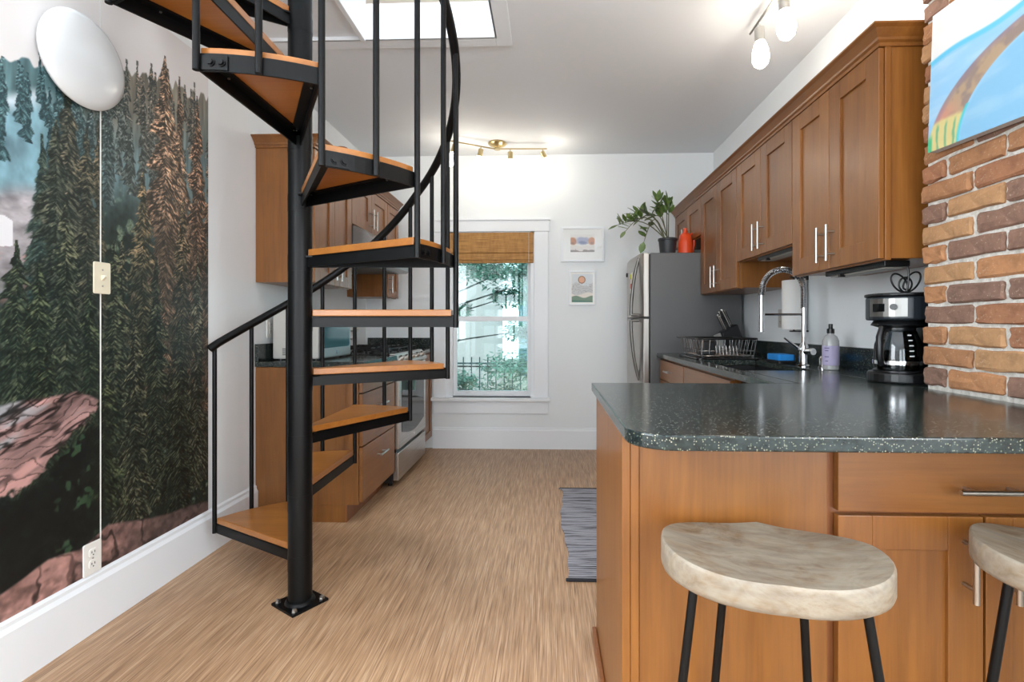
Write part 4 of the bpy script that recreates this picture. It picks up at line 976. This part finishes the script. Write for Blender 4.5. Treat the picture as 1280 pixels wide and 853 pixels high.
# coil around the hose
b_ = nb(); P_ = [Vector(p) for p in arc]; cum = [0]
for a, q in zip(P_, P_[1:]): cum.append(cum[-1]+(q-a).length)
pts = []; turns = 52; tot = cum[-1]
for k in range(turns*7+1):
    s = tot*k/(turns*7); i = max(j_ for j_ in range(len(cum)-1) if cum[j_] <= s+1e-9); t = (s-cum[i])/(cum[i+1]-cum[i])
    c = P_[i].lerp(P_[i+1], t); tn = (P_[i+1]-P_[i]).normalized(); a = Vector((0, 1, 0)); b2 = tn.cross(a)
    an = 2*math.pi*k/7; pts.append(c+(a*math.cos(an)+b2*math.sin(an))*.0135)
mk('spring', tube(b_, pts, .0030, 5), M_chrome, fa, smooth=True)
ex_ = arc[-1]
mk('spray_head', lathe(nb(), [(.009, 0), (.011, -.03), (.011, -.10), (.015, -.13), (.016, -.185), (0, -.187)], ex_, 18), M_chrome, fa, smooth=True)
mk('dock_arm', tube(nb(), [(fx, fy, Z0+.262), (ex_[0]+.014, fy, Z0+.262)], .0055, 10), M_chrome, fa, smooth=True)
ag = tag(mk('air_gap', lathe(nb(), [(.022, 0), (.022, .006), (.017, .010), (.017, .050), (.012, .060), (0, .062)], (1.31, 2.43, Z0), 20), M_chrome, smooth=True), 'small chrome air gap cap between faucet and soap bottle', 'sink fitting')
# soap bottle
sb = thing('soap_bottle', 'clear dish soap bottle with lavender label and black cap', 'bottle', (1.315, 2.375, Z0))
sc_ = (1.315, 2.375, Z0)
mk('bottle', lathe(nb(), [(.030, 0), (.034, .004), (.035, .115), (.034, .135), (.026, .155), (.014, .165), (.013, .172), (0, .172)], sc_, 28), mat('frosted_plastic', (196, 196, 196), .25, 0, Transmission_Weight=.35), sb, smooth=True)
mk('label', lathe(nb(), [(.0345, .022), (.0358, .023), (.0358, .112), (.0345, .113)], sc_, 28), mat('lavender_label', (168, 160, 190), .6), sb, smooth=True)
b_ = nb()
for z, wd in ((.100, .30), (.088, .22), (.060, .26), (.040, .18)):
    for k in range(6): pass
    poly = [(math.cos(a)*.0362, math.sin(a)*.0362) for a in np.linspace(R(215)-wd, R(215)+wd, 6)]; lo = [b_.verts.new((sc_[0]+x, sc_[1]+y, Z0+z)) for x, y in poly]; hi = [b_.verts.new((sc_[0]+x, sc_[1]+y, Z0+z+.004)) for x, y in poly]
    for k in range(5): b_.faces.new((lo[k], lo[k+1], hi[k+1], hi[k]))
mk('label_print', b_, mat('label_ink', (92, 84, 120), .6), sb)
mk('cap', lathe(nb(), [(.016, .170), (.016, .190), (.009, .193), (.009, .212), (.007, .214), (0, .214)], sc_, 20), M_blackp, sb, smooth=True)
# blue sponge on a little dark holder behind the sink
tag(mk('sponge_tray', prism(nb(), rrect(1.232, 1.33, 2.72, 2.88, .012), Z0, Z0+.016, XY), M_blackp, bevel=.003), 'small dark tray under the blue sponge', 'tray')
tag(mk('sponge', prism(nb(), rrect(1.235, 1.325, 2.725, 2.875, .015), Z0+.0165, Z0+.050, XY), mat('blue_sponge', (28, 126, 200), .9), bevel=.006, seg=3), 'blue sponge lying behind the sink', 'sponge')
# dish rack
dk = thing('dish_rack', 'dark wire dish rack standing on its drain board left of the sink', 'dish rack', (1.02, 3.26, Z0))
M_wire = mat('rack_wire', (190, 192, 194), .25, 1.0)
DX0, DX1, DY0, DY1 = .93, 1.24, 3.06, 3.44; z0, z1 = Z0+.022, Z0+.125
mk('drain_board', prism(nb(), rrect(DX0-.035, DX1+.03, DY0-.03, DY1+.03, .03), Z0, Z0+.010, XY), mat('drain_board', (22, 22, 24), .2), dk, bevel=.003)
b_ = nb(); e = .02
tube(b_, [(x, y, z1) for x, y in rrect(DX0-e, DX1+e, DY0-e, DY1+e, .03, 4)], .006, 8, closed=True)
mk('rim', b_, M_blackp, dk, smooth=True)
b_ = nb(); tube(b_, [(x, y, z0) for x, y in rrect(DX0, DX1, DY0, DY1, .03, 4)], .003, 6, closed=True); tube(b_, [(x, y, z0+.03) for x, y in rrect(DX0-.006, DX1+.006, DY0-.006, DY1+.006, .03, 4)], .002, 6, closed=True)
for k in range(8):
    x = DX0+(DX1-DX0)*k/7; tube(b_, [(x, DY0-e, z1), (x, DY0, z0), (x, DY1, z0), (x, DY1+e, z1)], .003, 5)
for k in range(8):
    y = DY0+(DY1-DY0)*k/7; tube(b_, [(DX0-e, y, z1), (DX0, y, z0), (DX1, y, z0), (DX1+e, y, z1)], .003, 5)
for k in range(10):
    x = DX0+.06+(DX1-DX0-.12)*k/9; tube(b_, [(x, DY0+.10, z0), (x, DY0+.12, z0+.055), (x, DY0+.14, z0)], .0022, 5)
mk('wires', b_, M_wire, dk, smooth=True)
for x in (DX0+.01, DX1-.01):
    for y in (DY0+.01, DY1-.01): mk('foot', cyl(nb(), (x, y, Z0+.009), (x, y, z0+.004), .007, seg=10), M_blackp, dk)
mk('cutlery_cup', B(DX0+.01, DX0+.085, DY0+.01, DY0+.15, z0+.003, z1-.012), M_blackp, dk, bevel=.008)
b_ = nb(); tube(b_, [(DX0-.02, DY0+.06, z1), (DX0-.07, DY0+.08, z1+.004), (DX0-.07, DY1-.08, z1+.004), (DX0-.02, DY1-.06, z1)], .004, 8); mk('side_handle', b_, M_blackp, dk, smooth=True)
# knife block
kn = thing('knife_block', 'black slanted knife block with steel-handled knives beside the refrigerator', 'knife block', (1.30, 3.62, Z0))
MK = Matrix.Translation((1.315, 3.62, Z0)) @ Matrix.Rotation(R(0), 4, 'Z')
blk = [(-.065, 0), (.065, 0), (.065, .10), (.02, .215), (-.085, .16)]
mk('block', prism(nb(), blk, -.05, .05, lambda u, v, a: MK @ Vector((u, a, v))), M_blackp, kn, bevel=.004)
dirn = Vector((-.42, 0, .90)).normalized()
for i, (u, a, ln) in enumerate(((-.055, -.03, .10), (-.025, -.03, .13), (-.055, .0, .11), (-.02, .005, .13), (.003, .03, .11), (-.03, .035, .12))):
    z = .175+.055*(u+.085)/.105; p = MK @ Vector((u, a, z-.01)); d = Vector((dirn.x, 0, dirn.z))
    h = mk('knife_handle', tube(nb(), [p, p+d*ln*.5, p+d*ln], [.008, .010, .009], 8), M_blackp, kn, smooth=True)
    b_ = nb(); q = Vector((0, -.0085, 0)); tube(b_, [p+q+Vector((-.004, 0, 0)), p+d*ln+q+Vector((-.004, 0, 0))], .0035, 6); tube(b_, [p+d*ln*.96, p+d*ln*1.03], [.0095, .008], 8); mk('steel_band', b_, M_nickel, h, smooth=True)
mk('steel_panel', prism(nb(), [(-.145, .135), (-.10, .155), (-.055, .02), (-.085, .005)], -.05, -.035, lambda u, v, a: MK @ Vector((u, a, v))), M_nickel, kn, bevel=.002)
# paper towel on a wall holder
pt = thing('paper_towel_holder', 'upright paper towel roll on a wall holder behind the faucet', 'paper towel', (1.41, 2.91, 1.09))
pc = (1.405, 2.91)
mk('roll', lathe(nb(), [(.020, 0), (.062, 0), (.063, .004), (.063, .276), (.062, .28), (.020, .28)], (*pc, 1.098), 36), mat('paper_towel', (232, 230, 226), .9), pt, smooth=True)
mk('core', lathe(nb(), [(.0195, .0), (.0195, .284), (.016, .284), (.016, 0)], (*pc, 1.096), 20), mat('cardboard', (176, 142, 104), .9), pt, smooth=True)
b_ = nb(); cyl(b_, (*pc, 1.085), (*pc, 1.40), .006, seg=10); box(b_, pc[0]-.02, XR-.001, pc[1]-.012, pc[1]+.012, 1.084, 1.092); box(b_, pc[0]-.02, XR-.001, pc[1]-.012, pc[1]+.012, 1.392, 1.40); box(b_, XR-.006, XR-.001, pc[1]-.012, pc[1]+.012, 1.38, 1.405)
mk('bracket', b_, M_blackp, pt, bevel=.001)
outlet('wall_outlet', 'grey outlet plate on the wall above the backsplash left of the faucet', (XR, 3.23, 1.165), (0, 1, 0), (-1, 0, 0), m=mat('grey_plate', (196, 192, 186), .4))

# coffee maker
cm = thing('coffee_maker', 'black drip coffee maker with glass carafe against the brick', 'coffee maker', (1.30, 1.875, Z0))
qx, qy = 1.285, 1.875
xo = lambda a, n=10: [(qx+.0+.100*math.cos(t), qy+.0+.095*math.sin(t)) for t in a]
def dshape(r_, back, n=16):    # round at the front (-x,-y side), squared at the back (+x)
    return [(qx+r_*math.cos(R(a)), qy+r_*math.sin(R(a))) for a in np.linspace(90, 270, n)]+[(qx+back, qy-r_), (qx+back, qy+r_)]
mk('base', prism(nb(), dshape(.100, .12), Z0, Z0+.038, XY), M_blackp, cm, bevel=.008, seg=3)
mk('hot_plate', lathe(nb(), [(.078, 0), (.078, .006), (0, .007)], (qx-.005, qy, Z0+.038), 28), mat('hot_plate', (40, 40, 42), .3, .6), cm, smooth=True)
mk('tower', prism(nb(), [(qx+.070, qy-.090), (qx+.12, qy-.090), (qx+.12, qy+.090), (qx+.070, qy+.090)], Z0+.036, Z0+.24, XY), M_blackp, cm, bevel=.008)
hdm = mat('coffee_head', (34, 40, 46), .3)
hh = mk('brew_head', prism(nb(), dshape(.104, .12), Z0+.225, Z0+.310, XY), hdm, cm, bevel=.008, seg=3)
mk('lid', prism(nb(), dshape(.108, .12), Z0+.310, Z0+.322, XY), M_blackp, cm, bevel=.005, seg=3)
mk('filter_basket', lathe(nb(), [(.075, .0), (.088, -.020), (.06, -.03), (0, -.03)], (qx-.002, qy, Z0+.228), 28), M_blackp, cm, smooth=True)
def curved(r_, a0, a1, z0_, z1_, th=.003, n=8):
    poly = [(qx+(r_+th)*math.cos(R(a)), qy+(r_+th)*math.sin(R(a))) for a in np.linspace(a0, a1, n)]+[(qx+r_*math.cos(R(a)), qy+r_*math.sin(R(a))) for a in np.linspace(a1, a0, n)]
    return prism(nb(), poly, z0_, z1_, XY)
cpn = mk('control_panel', curved(.1035, 180, 248, Z0+.238, Z0+.302, .003), mat('dull_nickel', (140, 139, 136), .38, 1.0), cm)
mk('display', curved(.1065, 190, 212, Z0+.256, Z0+.284, .003), M_bglass, cpn)
mk('knob', cyl(nb(), (qx+.106*math.cos(R(227)), qy+.106*math.sin(R(227)), Z0+.272), (qx+.118*math.cos(R(227)), qy+.118*math.sin(R(227)), Z0+.272), .011, seg=18), M_blackp, cpn, smooth=True)
ca = mk('carafe', lathe(nb(), [(.060, 0), (.074, .006), (.077, .03), (.072, .09), (.058, .135), (.052, .148), (.050, .148), (.056, .134), (.070, .09), (.0745, .03), (.071, .009), (0, .006)], (qx-.006, qy, Z0+.046), 32), M_smoke, cm, smooth=True)
mk('carafe_band', lathe(nb(), [(.0535, .140), (.0535, .156), (.045, .162), (0, .163)], (qx-.006, qy, Z0+.046), 28), M_blackp, ca, smooth=True)
mk('carafe_ring', lathe(nb(), [(.0776, .020), (.0776, .034), (.076, .034), (.076, .020)], (qx-.006, qy, Z0+.046), 32), M_chrome, ca, smooth=True)
dh = Vector((math.cos(R(205)), math.sin(R(205)), 0)); qc = Vector((qx-.006, qy, Z0+.046))
hb = [qc+dh*.052+Vector((0, 0, .150)), qc+dh*.090+Vector((0, 0, .150)), qc+dh*.104+Vector((0, 0, .12)), qc+dh*.104+Vector((0, 0, .05)), qc+dh*.092+Vector((0, 0, .022)), qc+dh*.075+Vector((0, 0, .022))]
mk('carafe_handle', tube(nb(), hb, .011, 10), M_blackp, ca, smooth=True)
b_ = nb()
for k in range(5):
    rr_ = np.interp(.05+k*.0185, [.03, .09, .135], [.0782, .0732, .0592]); a = np.linspace(R(262), R(274), 4); z = Z0+.046+.05+k*.0185
    lo = [b_.verts.new((qx-.006+rr_*math.cos(t), qy+rr_*math.sin(t), z)) for t in a]; hi = [b_.verts.new((qx-.006+rr_*math.cos(t), qy+rr_*math.sin(t), z+.004)) for t in a]
    for i in range(3): b_.faces.new((lo[i], lo[i+1], hi[i+1], hi[i]))
mk('cup_marks', b_, mat('white_marks', (236, 236, 236), .5), ca)
# under-cabinet lamps and hanging cord
def ucl(y0, y1, zc, x, label, grp='under-cabinet lamps'):
    t = thing('under_cabinet_lamp', label, 'lamp', (x, (y0+y1)/2, zc-.03), group=grp)
    mk('housing', B(x-.045, x+.045, y0, y1, zc-.022, zc-.0005), M_blackp, t, bevel=.003)
    mk('diffuser', B(x-.034, x+.034, y0+.02, y1-.02, zc-.027, zc-.022), mat('lamp_diffuser', (150, 146, 138), .4), t, bevel=.002)
    mk('bracket', B(x-.05, x-.03, (y0+y1)/2+.07, (y0+y1)/2+.085, zc-.034, zc-.022), M_blackp, t)
ucl(1.82, 2.20, 1.3525, 1.24, 'black under-cabinet lamp above the coffee maker')
ucl(2.45, 2.85, 1.5055, 1.22, 'black under-cabinet lamp above the sink')
b_ = nb(); z = Z0+.335
cord = [(1.25, 1.86, 1.338), (1.275, 1.85, 1.345), (1.292, 1.842, 1.33), (1.294, 1.842, 1.28), (1.290, 1.845, z-.005)]
lp = []
for (ca_, ln_) in ((-38, .075), (36, .082), (8, .05)):
    d = Vector((math.sin(R(ca_)), 0, math.cos(R(ca_)))); e_ = Vector((d.z, 0, -d.x))
    for k in range(1, 12):
        t = 2*math.pi*k/12; lp.append(Vector((1.288, 1.845+.004*len(lp)/12, z-.004))+d*ln_*(1-math.cos(t))/2+e_*.022*math.sin(t))
cp_ = cord+lp+[(1.29, 1.86, z-.007), (1.315, 1.875, z-.008)]
def smooth_path(p, n=5):
    p = [Vector(q) for q in p]; out = []
    for i in range(len(p)-1):
        a, b2, c, d = p[max(i-1, 0)], p[i], p[i+1], p[min(i+2, len(p)-1)]
        for k in range(n):
            t = k/n; out.append(.5*((2*b2)+(c-a)*t+(2*a-5*b2+4*c-d)*t*t+(3*b2-a-3*c+d)*t**3))
    return out+[p[-1]]
tag(mk('power_cord', tube(b_, smooth_path(cp_, 3), .0032, 7), M_blackp, smooth=True), 'black looped power cord on top of the coffee maker', 'cord')

# ---------------------------------------------------------------- garden outside the window
M_ground = mat('garden_ground', (150, 146, 132), .9)
n_ = noise(M_ground, coords(M_ground, (4, 4, 4)), 1, 4); LK(M_ground, ramp(M_ground, n_, [(.3, (120, 118, 104)), (.7, (190, 184, 168))]), BS(M_ground).inputs['Base Color'])
g_ = tag(mk('garden_ground', B(-12, 10, YB+.6, 26, -.75, -.6), M_ground), 'pale ground of the garden outside the window', 'ground'); g_['kind'] = 'structure'
bd = thing('neighbour_house', 'pale pink neighbouring house seen through the window', 'building', (-3.6, 12, -.6))
mk('wall', B(-6.5, -1.45, 11, 16, -.6, 6.5), mat('pink_stucco', (196, 176, 172), .9), bd)
for x, z in ((-3.0, 1.3), (-4.6, 1.3), (-3.0, 4.0)):
    wf = mk('window', B(x-.35, x+.35, 10.94, 11.0, z, z+1.5), mat('house_trim', (220, 222, 222), .6), bd); mk('pane', B(x-.29, x+.29, 10.93, 10.945, z+.06, z+1.44), mat('house_glass', (70, 92, 100), .1), wf)
mk('roof', prism(nb(), [(-6.9, 6.4), (-1.1, 6.4), (-4.2, 8.4)], 10.8, 16.2, XZ), mat('roof_slate', (86, 92, 98), .8), bd)
b2_ = thing('neighbour_building', 'blue-grey clapboard building behind the garden tree', 'building', (1.2, 17, -.6))
mk('wall', B(-1.0, 5.5, 17, 21, -.6, 7.5), mat('blue_clapboard', (104, 136, 142), .8), b2_)
b_ = nb()
for k in range(30): box(b_, -1.0, 5.5, 16.975, 17.0, -.5+k*.26, -.27+k*.26)
mk('cladding', b_, mat('blue_board', (112, 146, 152), .8), b2_)
for k in range(8):
    wf = mk('window', B(-.7+(k % 4)*1.5, .1+(k % 4)*1.5, 16.9, 16.97, 1.0+(k//4)*3, 2.7+(k//4)*3), mat('house_trim', (220, 222, 222), .6), b2_)
    mk('pane', B(-.62+(k % 4)*1.5, .02+(k % 4)*1.5, 16.89, 16.905, 1.08+(k//4)*3, 2.62+(k//4)*3), mat('house_glass', (70, 92, 100), .1), wf)
fn = thing('iron_fence', 'dark iron picket fence at the end of the garden', 'fence', (-1, 9, -.6))
M_fence = mat('fence_iron', (60, 72, 72), .5)
for z in (-.35, .42): mk('fence_rail', B(-4.5, 2.5, 8.98, 9.02, z, z+.03), M_fence, fn)
for k in range(48): mk('picket', B(-4.5+k*.148, -4.48+k*.148, 8.99, 9.01, -.6, .55+.0), M_fence, fn)
M_tl = mat('garden_leaf', None, .5)
n_ = noise(M_tl, coords(M_tl, (3, 3, 3)), 1, 3); LK(M_tl, ramp(M_tl, n_, [(.3, (62, 92, 80)), (.7, (146, 176, 156))]), BS(M_tl).inputs['Base Color'])
M_bark = mat('garden_bark', (62, 56, 52), .9)
def tree(label, x, y, h_, blobs, seed, nleaf):
    t = thing('garden_tree', label, 'tree', (x, y, -.6)); rr = random.Random(seed)
    mk('trunk', tube(nb(), [(x, y, -.6), (x+.05, y, .6), (x-.03, y, 1.6), (x, y, h_)], [.14, .11, .09, .03], 10), M_bark, t, smooth=True)
    for (bx_, by_, bz, br) in blobs:
        st_ = Vector((x, y, bz*.5)); en = Vector((bx_, by_, bz)); md = st_.lerp(en, .5)+Vector((0, 0, .12))
        lb = mk('limb', tube(nb(), [st_, md, en], [.03, .016, .005], 6), M_bark, t, smooth=True)
        b_ = nb()
        for k in range(nleaf):
            d = Vector((rr.gauss(0, 1), rr.gauss(0, 1), rr.gauss(0, .55)))
            d = d.normalized()*br*rr.random()**.45; d.z *= .6; p = en+d
            dr_ = Vector((rr.uniform(-1, 1), rr.uniform(-1, 1), rr.uniform(-.6, .25))).normalized(); s = dr_.cross(Vector((rr.uniform(-.5, .5), rr.uniform(-.5, .5), 1))).normalized()
            ln = rr.uniform(.055, .10); wd = ln*.22
            v = [b_.verts.new(p), b_.verts.new(p+dr_*ln*.5+s*wd), b_.verts.new(p+dr_*ln), b_.verts.new(p+dr_*ln*.5-s*wd)]; b_.faces.new(v)
        mk('foliage', b_, M_tl, lb)['kind'] = 'stuff'
tree('leafy green tree close outside the window', -2.3, 7.4, 3.0, [(-1.15, 7.1, 1.95, .5), (-.6, 7.1, 1.9, .5), (-.2, 7.0, 1.75, .4), (-.45, 6.9, .55, .5), (-.30, 7.2, 1.05, .36), (-.55, 7.3, 1.55, .3), (-1.42, 7.2, 1.35, .32), (-.7, 7.0, .15, .4), (-1.35, 7.4, .3, .32), (-1.0, 7.2, 2.4, .6), (-.3, 7.2, 2.4, .6)], 4, 1100)
tree('darker tree standing farther back in the garden', .75, 10.0, 4.0, [(-1.2, 9.9, 3.3, .9), (-.4, 9.9, 3.6, .9), (.3, 10.0, 2.7, .9), (-.2, 9.9, 2.4, .6), (.3, 9.8, 1.2, .7)], 9, 700)
